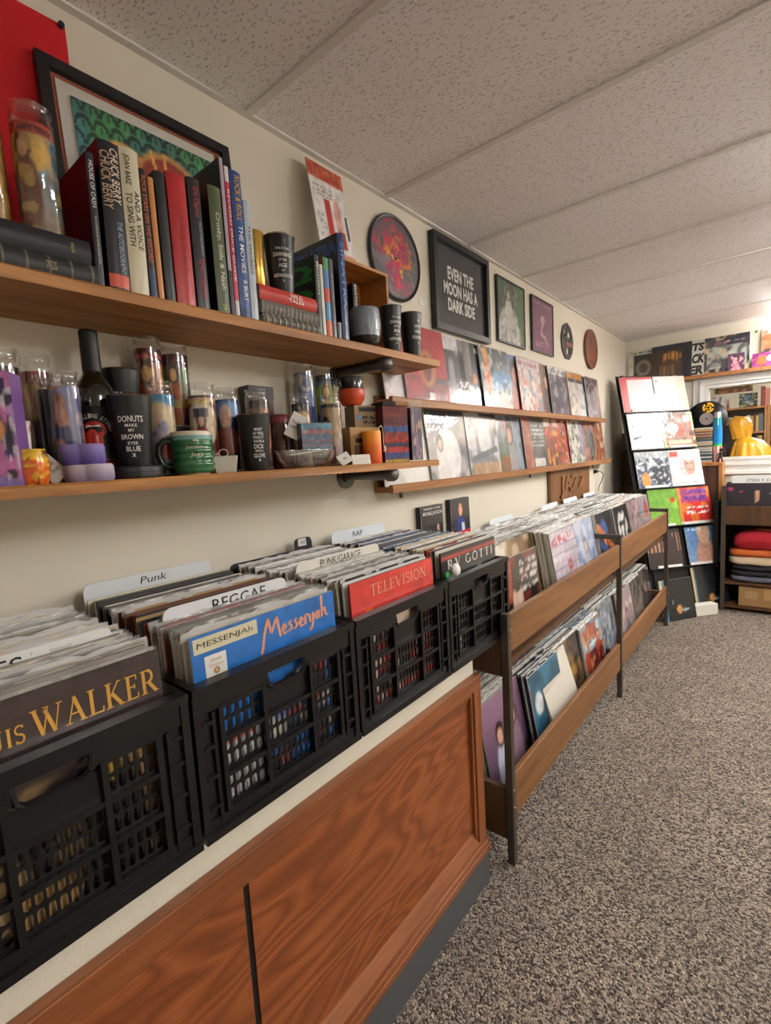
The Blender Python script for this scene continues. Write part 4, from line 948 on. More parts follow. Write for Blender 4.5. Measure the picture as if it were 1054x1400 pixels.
book(.420, .457, .270, .135, '14161c', 'thick black autobiography with double white title down its spine', lean=-.02, texts=[('CHUCK BERRY', .78, .36, .42, 'e6d9c4', .2), ('CHUCK BERRY', .74, .38, .42, 'c9a88a', -.24), ('THE AUTOBIOGRAPHY', .3, .36, .28, '8fa3b8', .2)], bands=[(.03, .12, 'c9523e')])
book(.459, .494, .274, .135, 'd9d2b4', 'cream hardback with black capitals down its spine', lean=-.015, texts=[('JOAN BAEZ', .85, .2, .34, '2a2622', -.2), ('AND A VOICE', .52, .4, .3, '2a2622', .22), ('TO SING WITH', .52, .36, .3, '2a2622', -.2)], cover='cfc7a8')
book(.497, .511, .248, .135, '241f22', 'narrow black book with orange capitals and blue foot', texts=[('ROCK STARS ON THE RECORD', .62, .66, .6, 'c8642c', 0)], bands=[(.0, .24, '2a3c5e')])
book(.514, .525, .238, .135, 'c98648', 'thin plain orange paperback between two black books', cover='b5703a')
book(.529, .549, .256, .135, '17171a', 'black book with dark jacket beside the red hardback', cover='141416')
book(.553, .594, .264, .135, 'b3161c', 'glossy bright red hardback with faint lettering', texts=[('ON DOWN MAIN', .5, .5, .3, '8a0d14', .1)], coat=.6)
book(.599, .627, .272, .135, '131318', 'black hardback with red script title repeated on its spine', texts=[('Eric Clapton', .82, .22, .5, 'b03038', 0), ('Eric Clapton', .24, .3, .5, 'c02a34', 0), ('THE AUTOBIOGRAPHY', .55, .26, .2, '8a8f98', .2)], coat=.6)
book(.647, .678, .274, .135, '4d5a38', 'olive green hardback with pale script title', cover='1d1512', texts=[('Crosby, Stills & Nash', .5, .6, .45, 'd9d6c4', 0), ('14', .06, .04, .3, 'd0c86a', 0)])
book(.682, .691, .344, .135, 'b7a6b8', 'tall dark plum book towering over its neighbours', cover='1f1524', bands=[(0, .3, '3a2a3c')])
book(.693, .704, .330, .135, 'c4384a', 'red and white striped record price guide spine', texts=[('RECORD PRICE GUIDE', .55, .6, .5, 'eae4e4', 0)], bands=[(.9, 1, 'e4e2e0'), (.0, .12, 'd8d6d4')])
book(.706, .735, .328, .135, '2a4f8e', 'blue paperback with yellow heading and white movie title', texts=[('ROCK & ROLL', .82, .3, .5, 'e0a82c', .05), ('THE MOVIES', .48, .32, .42, 'efeff0', .05), ('R BURT', .2, .14, .36, 'efeff0', .05)], bands=[(.0, .08, '1d3a6e')])
book(.737, .757, .274, .135, 'c2cdd6', 'pale silver blue book with thin grey title at the end of the row', texts=[('THE WORDS', .6, .4, .4, '6a7480', 0)])

# two dark books lying flat under the glass candles
def flat_book(x1, y0, y1, dep, z0, th, spine, label, ribs=0, text=None, rz=0, band=None):
    t = thing('book', label, 'book', (x1, (y0+y1)/2, z0), rz)
    L = y1-y0
    MB().box(-dep, 0, -L/2, L/2, 0, .003).build('cover', plain(spine, .5), t); MB().box(-dep, 0, -L/2, L/2, th-.003, th).build('cover', plain(spine, .5), t)
    MB().box(-dep+.004, -.002, -L/2+.004, L/2-.004, .003, th-.003).build('pages', plain('cfc6b2', .8), t)
    mb = MB(); mb.grid(lambda u, v: (.006*math.sin(math.pi*v), (u-.5)*L, v*th), 2, 8); mb.build('spine', plain(spine, .5), t, smooth=60)
    for k in range(ribs):
        yy = -L/2+L*(k+.7)/ribs
        mb = MB(); mb.grid(lambda u, v: (.0075*math.sin(math.pi*v)+.0003, yy+(u-.5)*.004, v*th), 2, 8); mb.build('rib', plain(band or '8f8a7c', .5), t)
    if text:
        for k_, (s_, yy, w_, h_, c_) in enumerate(text):
            mb = MB(); text_mb(mb, s_, yy, th*(.66-.32*k_ if s_ in ('WILD', 'TALES') else .5), w=w_, h=h_, x=.0068, bold=.01); mb.build('lettering', plain(c_, .5), t)
    return t
flat_book(.215, .10, .398, .19, SU, .036, '2c2d2d', 'grey ribbed leather book lying lowest under the candles', 9, [('7CS', .075, .016, .014, 'a8905c')], band='6f6a5e')
flat_book(.215, .10, .390, .19, SU+.0365, .040, '1b1e24', 'plain dark navy book lying under the two tall candles', 0, [('ROCK', -.09, .004, .02, 'b9a35c'), ('HISTORY', .115, .005, .018, 'b9a35c')])
flat_book(.212, .765, .952, .15, SU, .028, '57524b', 'brown grey ribbed book lying lowest under the gold cup', 10, band='b0a890')
flat_book(.212, .765, .950, .15, SU+.0285, .030, '8a857c', 'pale grey corded book lying in the middle under the gold cup', 14, band='6f6a60')
flat_book(.213, .760, .945, .15, SU+.059, .034, 'c03a34', 'bright red book lying on top of the grey books', 0, [('WILD', .02, .042, .010, 'efe6dc'), ('TALES', .02, .05, .009, 'efe6dc')])

# ---------------- drinking cups, candles --------------------------------
def tumbler(x, y, z, r, h, label, lines, rot=0, scale=1, body=None):
    t = thing('tumbler', label, 'tumbler', (x, y, z), math.radians(rot), 'black party tumblers')
    rb = r*.74
    mb = MB(); mb.lathe([(0, .002), (rb*.96, 0), (rb, .004), (r*.985, h-.004), (r, h)], 36); mb.build('body', body or M_tumbler, t, smooth=40)
    mb = MB(); mb.lathe([(r, h-.002), (r+.0015, h), (r, h+.0015), (r-.003, h), (rb, .012), (0, .012)], 36); mb.build('steel_lining', M_steel, t, smooth=40)
    mbx = MB()
    for s_, zc, w_, h_ in lines:
        rr_ = rb+(r-rb)*zc+.0008; vs_ = MB(); text_mb(vs_, s_, 0, 0, w=w_, h=h_, bold=.014)
        mbx.add([(rr_*math.cos(p[1]/rr_)+(r-rb)/h*p[2], rr_*math.sin(p[1]/rr_), zc*h+p[2]) for p in vs_.v], vs_.f)
    mbx.build('lettering', plain('eceae5', .5), t)
    return t
ASP = [('THIS IS THE', .74, .036, .006), ('DAWNING', .64, .046, .010), ('OF THE', .55, .02, .006), ('AGE', .46, .022, .010), ('OF', .375, .009, .005), ('ASPARAGUS', .29, .052, .009), ('x', .2, .005, .006)]
tumbler(.175, .866, SU+.094, .040, .142, 'black tumbler about asparagus on the red book', ASP, -30)
tumbler(.19, 1.300, SU, .036, .148, 'black tumbler about asparagus beside the grey ceramic mug', ASP, -18)
tumbler(.19, 1.408, SU, .039, .146, 'black tumbler about squids at the free end of the bookshelf', [('WE', .8, .012, .008), ('ARE THE', .68, .03, .008), ('WORLD', .56, .03, .009), ('SQUIDS', .43, .046, .011), ('x', .3, .006, .007)], -8)
t = thing('metal_cup', 'shiny gold metal cup on the red book', 'cup', (.165, .792, SU+.094))
mb = MB(); mb.lathe([(0, 0), (.022, 0), (.024, .003), (.0245, .06), (.027, .132), (.0265, .136), (.025, .132), (.0225, .01), (0, .008)], 32); mb.build('body', plain('c8a14c', .28, .9), t, smooth=40)
mb = MB(); text_mb(mb, 'G', .0, .055, w=.008, h=.016, x=.0005, bold=0, cyl=.0252); o = mb.build('monogram', plain('5a4420', .5), t); o.rotation_euler.z = -.6

def candle(x, y, z, r, h, ops, label, wax='d8d2c4', rot=-35, lab_h=.86, seed=0, tilt=0, n=40, name='glass_candle', group='glass jar candles', lidtop=False):
    t = thing(name, label, 'candle', (x, y, z), math.radians(rot), group, rx=tilt)
    lh = h*lab_h
    nu, nv = n, int(n*1.3)
    cols = paint(nu, nv, ops, seed)
    mb = MB(); mb.grid(lambda u, v: (r*math.cos((u-.5)*4.4), r*math.sin((u-.5)*4.4), .006+v*(lh-.006)), nu, nv, cols); mb.build('label', M_gloss, t, smooth=60)
    mb = MB(); mb.lathe([(0, .004), (r*.97, .004), (r*.97, lh-.012), (r*.6, lh-.016), (0, lh-.017)], 28); mb.build('wax', plain(wax, .5), t, smooth=40)
    mb = MB(); mb.tube([(0, 0, lh-.018), (.001, 0, lh-.006)], .0012, 6); mb.build('wick', plain('e9e2d0', .7), t)
    mb = MB(); mb.lathe([(0, 0), (r*.9, 0), (r*1.01, .005), (r*1.012, lh+.004), (r*1.0, lh+.012), (r*.93, lh+.015), (r*.93, h-.006), (r*1.0, h-.004), (r*1.01, h-.001), (r*.98, h), (r*.9, h-.002), (r*.88, lh+.014)], 32); mb.build('glass', M_glass, t, smooth=50)
    return t
gold_saint = lambda sky, robe, ground: [('g', ground, sky), ('n', 8, ground, .5, .5), ('e', .5, .72, .3, .2, 'd9b25a'), ('fig', .5, .35, .6, 'c9997c', robe, '4a2c20'), ('n', 9, 'c9a85c', .66, .7), ('r', 0, .9, 1, 1, 'b5452c'), ('tx', .05, .9, .95, 1, 1, '6a1a14')]
candle(.150, .262, SU+.077, .032, .215, gold_saint('c58a3a', '8a2a24', '9a7a44'), 'tall glass candle with orange and gold picture at the cut edge of the tapestry', seed=1, rot=-45)
candle(.165, .337, SU+.077, .0325, .218, gold_saint('4a9ac0', '6a3324', '7a6244'), 'tall glass candle with pale blue sky and haloed figure on the dark books', seed=2, rot=-50, lab_h=.84)
mb = MB(); mb.lathe([(0, .05), (.012, .045), (.02, .02), (.016, 0), (0, 0)], 14); o = mb.build('ornament', plain('c98a2c', .6), None, smooth=60); o.location = (.150, .262, SU+.077+.2155); tag(o, 'small mustard yellow knob shaped ornament on the tall candle at the tapestry', 'ornament')

# ---------------- wooden box lying on its side, books in and before it ----
t = thing('wooden_box', 'open bamboo box lying on its side on the bookshelf', 'box', (.008, 1.110, SU))
d0, d1, wB, hB = 0, .127, .255, .283
MB().box(d0, d1, 0, wB, hB-.009, hB).build('top_side', M_box, t); MB().box(d0, d1, 0, wB, 0, .009).build('bottom_side', M_box, t)
MB().box(d0, d1, wB-.009, wB, .009, hB-.009).build('end_side', M_box, t); MB().box(d0, d1, 0, .009, .009, hB-.009).build('end_side', M_box, t); MB().box(d0, d0+.005, .009, wB-.009, .009, hB-.009).build('back_panel', M_box, t)
# coffee-table book with blue capitals, cover turned to the near side
def book_w_cover(y0, y1, h, dep, spine, label, covcol, cov, texts=(), x=.212, bands=()):
    t = book(y0, y1, h, dep, spine, label, x=x, cover=covcol, texts=texts, bands=bands)
    mb = MB()
    for s_, px_, pz_, w_, h_ in cov:            # cover letters on the -y face, text to the right = +x
        vs_ = MB(); text_mb(vs_, s_, 0, 0, w=w_, h=h_, bold=.03)
        mb.add([(px_+p[1], -(y1-y0)/2-.0006, pz_+p[2]) for p in vs_.v], vs_.f)
    return t, mb
t, mb = book_w_cover(1.046, 1.073, .296, .20, '1c3666', 'big navy picture book with blue capitals across the top of its cover', '121522', [('SINATRA', -.095, .262, .18, .035), ('AND THE MAN', -.09, .234, .10, .009)], [('SINATRA', .62, .62, .5, '5f8fd0', 0)])
mb.build('cover_lettering', plain('2f5fae', .45), t)
t, mb = book_w_cover(.952, .968, .212, .165, '39413a', 'black paperback whose cover is filled with chunky green capitals', '101210', [], [('MODERN', .72, .4, .5, 'c9d0c9', 0)])
vs_ = MB(); text_mb(vs_, 'CLOUD', 0, 0, w=.185, h=.135, bold=.05, vert=True); mb.add([(-.078+p[1], -.0088, .105+p[2]) for p in vs_.v], vs_.f)
mb.build('cover_lettering', plain('2f8f38', .45), t)
book(.970, .981, .192, .16, 'dcdad0', 'thin white paperback between green and striped books')
book(.984, 1.004, .214, .16, 'b5482c', 'paperback with rainbow banded spine', bands=[(.85, 1, '3f9a5c'), (.62, .85, '3f78b0'), (.45, .62, 'c8442c'), (.22, .45, '4a9ac8'), (.0, .22, 'd0622c')])
book(1.007, 1.022, .216, .16, '55525a', 'dark grey paperback with tiny lettering next to the navy picture book', texts=[('CONVERSATIONS', .5, .6, .4, 'b9b4c4', 0)])
book(1.026, 1.042, .05, .12, '3a3a3e', 'tiny dark book standing before the navy picture book')
book(1.138, 1.158, .215, .11, '2a1218', 'maroon black book standing just inside the bamboo box', x=.136, z=SU+.0092, texts=[('BOSTON', .78, .3, .5, 'e4dfdc', 0)], bands=[(.28, .32, 'd8d2d4'), (.34, .38, 'd8d2d4'), (.40, .44, 'd8d2d4'), (.46, .50, 'd8d2d4'), (0, .25, '5a1420')])
book(1.190, 1.210, .208, .11, '1c181a', 'black book with white vertical capitals in the bamboo box', x=.130, z=SU+.0092, lean=.0, texts=[('BOSTON', .8, .34, .5, 'efece8', 0)], bands=[(.2, .5, 'd8d2d4')])
# red and white card leaning on top of the box
t = thing('display_card', 'white promotional card with red header and red pictures leaning above the bamboo box', 'card', (.085, 1.190, SU+.2838), ry=-.16, rz=0)
p = card_mb(.155, .315, .002, [('f', 'e2dedc'), ('r', 0, .84, 1, 1, 'b0452f'), ('n', 18, 'd88a6a', .6, .5), ('r', 0, 0, 1, .83, 'e2dfde'), ('r', .34, .22, .5, .66, 'b8362f'), ('e', .68, .5, .1, .2, 'd8a49a'), ('r', .6, .18, .8, .36, 'a83a34'), ('tx', .08, .66, .6, .78, 4, '9a9698'), ('tx', .1, .1, .3, .5, 6, 'b0acae'), ('r', .3, 0, 1, .12, 'cf8f7c'), ('r', .88, .3, .94, .55, '3a3438')], 30, 2).build('print', M_paper, t)
MB().box(-.05, -.0015, -.02, .02, .0, .004).build('easel_back', M_cardboard, t)
# grey textured ceramic mug
t = thing('ceramic_mug', 'stout grey glazed mug with relief band and dark foot', 'mug', (.180, 1.182, SU), rz=-.5)
mb = MB(); prof = [(0, 0), (.026, 0), (.030, .006), (.042, .022), (.045, .036)]; mb.lathe(prof, 36); mb.lathe([(.0, .012), (.02, .012)], 8); mb.build('dark_foot', plain('1d1d20', .3, 0, .4), t, smooth=50)
mb = MB(); nn = 72
def mugf(u, v):
    z = .036+v*.082; r = .045+.002*math.sin(v*3)
    if .15 < v < .62: r += .0016*(math.sin(u*math.pi*2*26)*math.sin(v*60) > .1)
    elif v < .8: r += .0006*math.sin(v*90)
    return (r*math.cos(u*2*math.pi), r*math.sin(u*2*math.pi), z)
mb.grid(mugf, nn+1, 30); mb.lathe([(.0465, .1175), (.0445, .120), (.042, .117), (.040, .02), (0, .018)], 36); mb.build('body', plain('8b979e', .3, 0, .5), t, smooth=50)

# =================================================================== LOWER SHELF
Z = SL
# left end
t = thing('gift_box', 'violet illustrated box with pale frame cut by the picture at the shelf end', 'box', (.185, .222, Z), rz=-.55)
p = card_mb(.075, .185, .05, [('g', '8f7ac4', 'c79ad2'), ('r', .1, .08, .9, .94, '3d3566'), ('n', 6, 'd07ab8', .5, .9), ('n', 9, '1f1c34', .58, .9), ('e', .6, .5, .2, .12, 'd89a5c'), ('n', 12, 'e6dcf0', .68, .8)], 26, 5, edge='8a62a8').build('carton', M_gloss, t)
candle(.105, .257, Z, .031, .245, [('g', 'a58860', '7a6450'), ('n', 6, '6a5040', .5, .7), ('fig', .5, .1, .95, 'd8cfc4', 'c0a070', 'b09880'), ('r', 0, .93, 1, 1, '3a2a26')], 'tall glass candle with faded cream portrait behind the violet box', seed=3)
t = thing('votive_jar', 'squat jar in blotchy orange and yellow glass at the shelf edge', 'votive', (.207, .264, Z))
mb = MB(); nn = 28
mb.grid(lambda u, v: ((.017+.0055*math.sin(v*3.0)+.001*math.sin(u*40))*math.cos(u*6.2832), (.017+.0055*math.sin(v*3.0)+.001*math.sin(u*40))*math.sin(u*6.2832), v*.060), 33, 16, paint(33, 16, [('f', 'd9621c'), ('r', 0, .72, 1, 1, 'e0b42c'), ('n', 9, 'e8b830', .6, .9), ('n', 11, '3a1d14', .7, .9)], 3)); mb.lathe([(0, .05), (.016, .05)], 16, 'c98a2c'); mb.build('jar', M_gloss, t, smooth=60)
t = thing('paper_cup', 'small cup printed with red white and blue swirls behind the orange votive', 'cup', (.152, .256, Z))
mb = MB(); mb.grid(lambda u, v: ((.019+.006*v)*math.cos(u*6.2832), (.019+.006*v)*math.sin(u*6.2832), v*.112), 41, 26, paint(41, 26, [('f', 'dcd5cf'), ('n', 10, 'b8443f', .5, .9), ('n', 8, '2f2b33', .64, .9), ('e', .86, .86, .1, .09, '3f7fb8'), ('e', .3, .8, .1, .1, '3f7fb8')], 7)); mb.build('body', M_print, t, smooth=60)
candle(.050, .3295, Z, .027, .252, [('g', '4a3a20', '8a2430'), ('e', .5, .68, .35, .2, 'c9a868'), ('fig', .5, .2, .75, 'c9a080', '3a2440', 'c09a5c'), ('n', 10, '5a1c24', .6, .7)], 'tall glass candle with maroon and gold figure by the wall', seed=4, wax='b08a2c')
candle(.104, .335, Z, .0235, .205, [('f', '231e3a'), ('n', 6, '3a3054', .55, .6)], 'plain dark indigo glass candle between two picture candles', seed=5, wax='3a3050')
candle(.155, .3417, Z, .0235, .205, [('g', '2f2848', '7f86b0'), ('n', 6, 'b9a9b0', .55, .8), ('fig', .5, .25, .7, 'd0a08c', '2f3c68', 'a87a5c'), ('n', 10, 'c98a70', .66, .8)], 'glass candle with lavender and blue figures beside the wine bottle', seed=6, rot=-50, wax='4a3f78')
# wine bottle
t = thing('wine_bottle', 'dark wine bottle with tongue and lips emblem on a black label', 'bottle', (.107, .411, Z), math.radians(-44))
mb = MB(); mb.lathe([(0, .004), (.03, 0), (.0365, .004), (.037, .165), (.034, .185), (.026, .200), (.0185, .212), (.0165, .225), (.0155, .232)], 36); mb.build('glass_body', plain('15180f', .08, 0, .8), t, smooth=50)
mb = MB(); mb.lathe([(.0175, .214), (.0172, .25), (.0165, .288), (.0172, .290), (.0172, .297), (.015, .3005), (0, .3008)], 28); mb.build('capsule', plain('0f0f10', .5), t, smooth=40)
rL = .0376
mb = MB(); mb.grid(lambda u, v: (rL*math.cos((u-.5)*3.4), rL*math.sin((u-.5)*3.4), .022+v*.125), 24, 6); lb = mb.build('label', plain('111112', .6), t, smooth=60)
def on_cyl(pts, r): return [(r*math.cos(a_/r), r*math.sin(a_/r), b_) for a_, b_ in pts]
def cylpoly(mb, pts, r, col):
    c0 = (sum(p[0] for p in pts)/len(pts), sum(p[1] for p in pts)/len(pts)); n_ = len(pts); rings = 6
    v_ = on_cyl([c0]+[(c0[0]+(p[0]-c0[0])*k/rings, c0[1]+(p[1]-c0[1])*k/rings) for k in range(1, rings+1) for p in pts], r)
    fs_ = [(0, 1+i, 1+(i+1) % n_) for i in range(n_)]+[(1+k*n_+i, 1+(k+1)*n_+i, 1+(k+1)*n_+(i+1) % n_, 1+k*n_+(i+1) % n_) for k in range(rings-1) for i in range(n_)]
    mb.add(v_, fs_, col)
ell = lambda cx, cy, rx, ry, a0=0, a1=360, n=22: [(cx+rx*math.cos(math.radians(a0+(a1-a0)*i/n)), cy+ry*math.sin(math.radians(a0+(a1-a0)*i/n))) for i in range(n)]
mb = MB(); oy, oz = .004, .082
cylpoly(mb, ell(oy+.002, oz+.018, .024, .017), rL+.0004, 'b8251f'); cylpoly(mb, ell(oy, oz-.006, .018, .030), rL+.0004, 'b8251f')
cylpoly(mb, ell(oy+.002, oz+.019, .017, .0085), rL+.0008, '17100f'); cylpoly(mb, [(oy-.013, oz+.022), (oy+.016, oz+.024), (oy+.014, oz+.028), (oy-.010, oz+.028)], rL+.0011, 'efe9e4')
cylpoly(mb, ell(oy-.001, oz-.006, .014, .026), rL+.0011, 'cf3a30'); cylpoly(mb, [(oy-.0015, oz+.012), (oy+.001, oz+.012), (oy+.003, oz-.024), (oy+.001, oz-.026)], rL+.0014, '7d1a16'); cylpoly(mb, [(oy+.006, oz+.008), (oy+.009, oz+.006), (oy+.009, oz-.018), (oy+.007, oz-.020)], rL+.0014, 'f0c9c2')
mb.build('emblem', M_print, t)
mb = MB(); s_ = 'THE ROLLING STONES'
for i, ch in enumerate(s_):
    if ch == ' ': continue
    an = math.radians(168-156*i/(len(s_)-1)); cy_, cz_ = oy+.036*math.cos(an), oz+.010+.036*math.sin(an)
    v_ = MB(); text_mb(v_, ch, 0, 0, w=.0048, h=.009, bold=.02); ro = an-math.pi/2
    mb.add(on_cyl([(cy_+p[1]*math.cos(ro)-p[2]*math.sin(ro), cz_+p[1]*math.sin(ro)+p[2]*math.cos(ro)) for p in v_.v], rL+.0006), v_.f)
mb.build('label_lettering', plain('e2ddd4', .6), t)
mb = MB(); mb.grid(lambda u, v: ((rL+.0005)*math.cos((u-.5)*3.4), (rL+.0005)*math.sin((u-.5)*3.4), .030+v*.006), 24, 2); mb.grid(lambda u, v: ((rL+.0005)*math.cos((u-.5)*3.4), (rL+.0005)*math.sin((u-.5)*3.4), .040+v*.002), 24, 2); mb.build('label_bands', plain('a8261f', .6), t)
# purple flower soaps and hang tag
def lobed_soap(x, y, z, w, d, h, col, top, label, rz=-.6):
    t = thing('soap_bar', label, 'soap', (x, y, z), rz, 'lobed purple soaps')
    mb = MB(); n_ = 48; rad = lambda a_: (1/((abs(math.cos(a_))/(w/2))**4+(abs(math.sin(a_))/(d/2))**4)**.25)*(1+.13*abs(math.cos(3*a_))-.06)
    prof = [(.0, 0), (.94, 0), (1, .15), (1, .85), (.93, 1), (0, 1)]
    vs = [(rad(2*math.pi*k/n_)*p*math.sin(2*math.pi*k/n_), rad(2*math.pi*k/n_)*p*math.cos(2*math.pi*k/n_), q*h) for k in range(n_) for p, q in prof]; m_ = len(prof)
    cols = [lin(top if q > .8 else col) for k in range(n_) for p, q in prof]
    mb.add(vs, [(k*m_+i, ((k+1) % n_)*m_+i, ((k+1) % n_)*m_+i+1, k*m_+i+1) for k in range(n_) for i in range(m_-1)], cols); mb.build('bar', M_paper, t, smooth=50)
lobed_soap(.204, .350, Z, .076, .05, .031, '8a7a9c', 'b9aebf', 'lower lobed soap with dusty mauve sides and whitish top')
lobed_soap(.203, .343, Z+.0315, .068, .046, .036, '55458c', '8676b0', 'upper lobed soap in deep purple with frosted foot')
def hang_tag(x, y, z, w, h, label, txt, rx=0, ry=0, rz=0, string=None):
    t = thing('hang_tag', label, 'tag', (x, y, z), rz, rx=rx, ry=ry)
    MB().box(-.0006, .0006, -w/2, w/2, 0, h).build('card', plain('e3e0d8', .7), t)
    mb = MB()
    for s_, yy, zz, w_, h_ in txt: text_mb(mb, s_, yy, zz, w=w_, h=h_, x=.001, bold=0, slant=.2)
    if txt: mb.build('handwriting', plain('26241f', .6), t)
    if string: mb = MB(); mb.tube(string, .0009, 6); mb.build('string', plain('d9d2c2', .8), t)
    return t
hang_tag(.185, .312, Z+.008, .034, .05, 'white handwritten paper tag tilted behind the purple soaps', [('Vio', .004, .032, .014, .008), ('hue', .004, .02, .014, .008)], rx=.75, rz=-.5)
# black tumblers with slogans
tumbler(.178, .447, Z+.025, .0415, .138, 'black tumbler about donuts standing on a dark tin lid', [('DONUTS', .66, .046, .012), ('MAKE', .57, .022, .006), ('MY', .50, .011, .006), ('BROWN', .41, .040, .010), ('EYES', .32, .018, .006), ('BLUE', .24, .026, .010), ('x', .15, .007, .007)], -27)
t = thing('tin_lid', 'flat dark pressed metal tin under the donuts tumbler', 'tin', (.178, .447, Z)); mb = MB(); mb.lathe([(0, 0), (.047, 0), (.048, .003), (.048, .012), (.0495, .013), (.0495, .022), (.047, .025), (0, .0245)], 40); mb.build('shell', plain('4a4a4d', .35, .8), t, smooth=30)
tumbler(.075, .478, Z+.095, .040, .138, 'black tumbler about cool raised behind the donuts tumbler', [('ON A', .62, .018, .007), ('BIG', .52, .014, .007), ('HILL', .42, .018, .008), ('COOL', .3, .026, .009)], -35)
o = MB().box(.036, .114, .442, .514, 0, .0945).build('riser_block', M_cardboardgrey); o.location.z = Z; tag(o, 'dark cardboard block lifting the tumbler behind the donuts one', 'riser')
candle(.116, .539, Z, .0295, .208, [('g', '4a4038', 'cdb99a'), ('r', 0, .86, 1, 1, '2a8ab8'), ('e', .5, .6, .34, .3, 'd9c49c'), ('fig', .5, .25, .65, 'dcb9a4', 'b9a4b4', 'e0cf9c'), ('e', .7, .3, .2, .14, 'b8342c'), ('n', 10, '6a78a8', .64, .8), ('r', 0, 0, 1, .12, '3a342f')], 'glass candle with turquoise band above a fair haired figure', seed=8, rot=-40)
rb_ = MB().box(.020, .080, .515, .652, 0, .112).build('riser_block', plain('3a2018', .6)); rb_.location.z = Z; tag(rb_, 'dark brown riser lifting two candles by the wall', 'riser')
candle(.056, .552, Z+.1125, .0295, .205, [('g', '6a2a1c', 'b06a2c'), ('r', 0, .82, 1, 1, '5a1426'), ('fig', .5, .15, .75, 'c08a5a', 'b0442a', '4a2418'), ('n', 10, 'd0a040', .62, .8), ('tx', .1, .84, .9, .96, 1, 'a83a4a')], 'glass candle with maroon crown band and orange robed figure on the riser', seed=9, rot=-40)
candle(.056, .616, Z+.1125, .0295, .200, [('g', '4a1a5a', '6a7a3c'), ('r', 0, .82, 1, 1, '4a1424'), ('e', .5, .6, .35, .25, '4f6a34'), ('fig', .5, .3, .6, 'c9a070', 'a0522c', '3a2418'), ('r', .25, .25, .75, .36, 'b89a4a'), ('tx', .15, .16, .85, .25, 1, 'c24a5a')], 'glass candle with green and violet picture on the riser', seed=10, rot=-40)
# green mug with dark handle
t = thing('green_mug', 'ribbed green glazed mug with raised cream lettering and dark handle', 'mug', (.187, .567, Z), math.radians(-30))
mb = MB(); mb.grid(lambda u, v: ((.0435+.0012*math.sin(v*38)*(v < .78)-.006*max(0, .12-v)/.12)*math.cos(u*6.2832), (.0435+.0012*math.sin(v*38)*(v < .78)-.006*max(0, .12-v)/.12)*math.sin(u*6.2832), .004+v*.088), 49, 40, [tuple(q) for q in np.repeat(np.array([lin('d9d2c0') if v_ > .9 else lin('6fa39a') if v_ > .82 else lin('2e6a42') for v_ in np.linspace(0, 1, 40)]), 49, 0)]); mb.lathe([(.0435, .092), (.0415, .0935), (.0395, .091), (.037, .012), (0, .01)], 40, 'c9c4b4'); mb.lathe([(.0, 0), (.032, 0), (.0335, .004), (.036, .005)], 40, 'cfc4a8'); mb.build('body', M_gloss, t, smooth=50)
mb = MB(); text_mb(mb, 'My', .008, .072, w=.012, h=.008, bold=.02, slant=.2, cyl=.0462); text_mb(mb, 'Junctions', .004, .058, w=.038, h=.010, bold=.02, slant=.2, cyl=.0462); text_mb(mb, 'Jazz', .008, .042, w=.028, h=.011, bold=.02, slant=.2, cyl=.0462); mb.build('raised_lettering', plain('b9c4a8', .4), t)
mb = MB(); mb.tube([(0, -.040, .074), (0, -.056, .076), (0, -.068, .064), (0, -.070, .046), (0, -.064, .028), (0, -.052, .018), (0, -.040, .020)], [.007, .0075, .007, .007, .0065, .006, .006], 12); mb.build('handle', plain('1f2c22', .3, 0, .4), t, smooth=60)
candle(.118, .640, Z, .031, .212, [('f', '3a1a24'), ('r', .1, .03, .9, .97, 'c9a884'), ('r', .13, .06, .87, .94, '6a1a28'), ('e', .5, .62, .3, .3, 'd9c4a8'), ('fig', .5, .3, .55, 'd0a48c', 'b02a2c', '1f2340'), ('r', .36, .72, .64, .84, '1f2340'), ('tx', .15, .88, .85, .95, 1, 'd9c070'), ('tx', .3, .05, .9, .26, 3, 'd8a88c')], 'glass candle with red coated figure in a tall navy hat', seed=11, rot=-40, wax='c9a03a')
candle(.107, .713, Z, .0295, .208, [('g', '1a1f38', '2f4f90'), ('e', .5, .85, .36, .12, '5a8ac8'), ('fig', .5, .25, .7, 'd9a88c', '8a3a34', 'd0b4a4'), ('e', .5, .45, .26, .16, '8a4a3c'), ('r', 0, 0, 1, .22, '1a1a30')], 'glass candle with royal blue arch and long haired figure', seed=12, rot=-40)
t = thing('square_dish', 'small white square ceramic dish with a wire loop', 'dish', (.198, .640, Z), -.6)
mb = MB(); s0, s1 = .021, .027
vs = [(sx*s0, sy*s0, 0) for sx, sy in ((-1, -1), (1, -1), (1, 1), (-1, 1))]+[(sx*s1, sy*s1, .038) for sx, sy in ((-1, -1), (1, -1), (1, 1), (-1, 1))]+[(sx*(s1-.003), sy*(s1-.003), .038) for sx, sy in ((-1, -1), (1, -1), (1, 1), (-1, 1))]+[(sx*(s0-.002), sy*(s0-.002), .005) for sx, sy in ((-1, -1), (1, -1), (1, 1), (-1, 1))]
mb.add(vs, [(3, 2, 1, 0)]+[(a_*4+k, a_*4+(k+1) % 4, (a_+1)*4+(k+1) % 4, (a_+1)*4+k) for a_ in range(3) for k in range(4)]+[(12, 13, 14, 15)]); mb.build('bowl', plain('dcd8cc', .35, 0, .3), t)
mb = MB(); mb.tube([(0, .010*math.cos(a_)-.004, .038+.007+.009*math.sin(a_)) for a_ in np.linspace(-1.2, 4.4, 14)], .0011, 6); mb.build('wire_loop', plain('d8d4ca', .4), t)
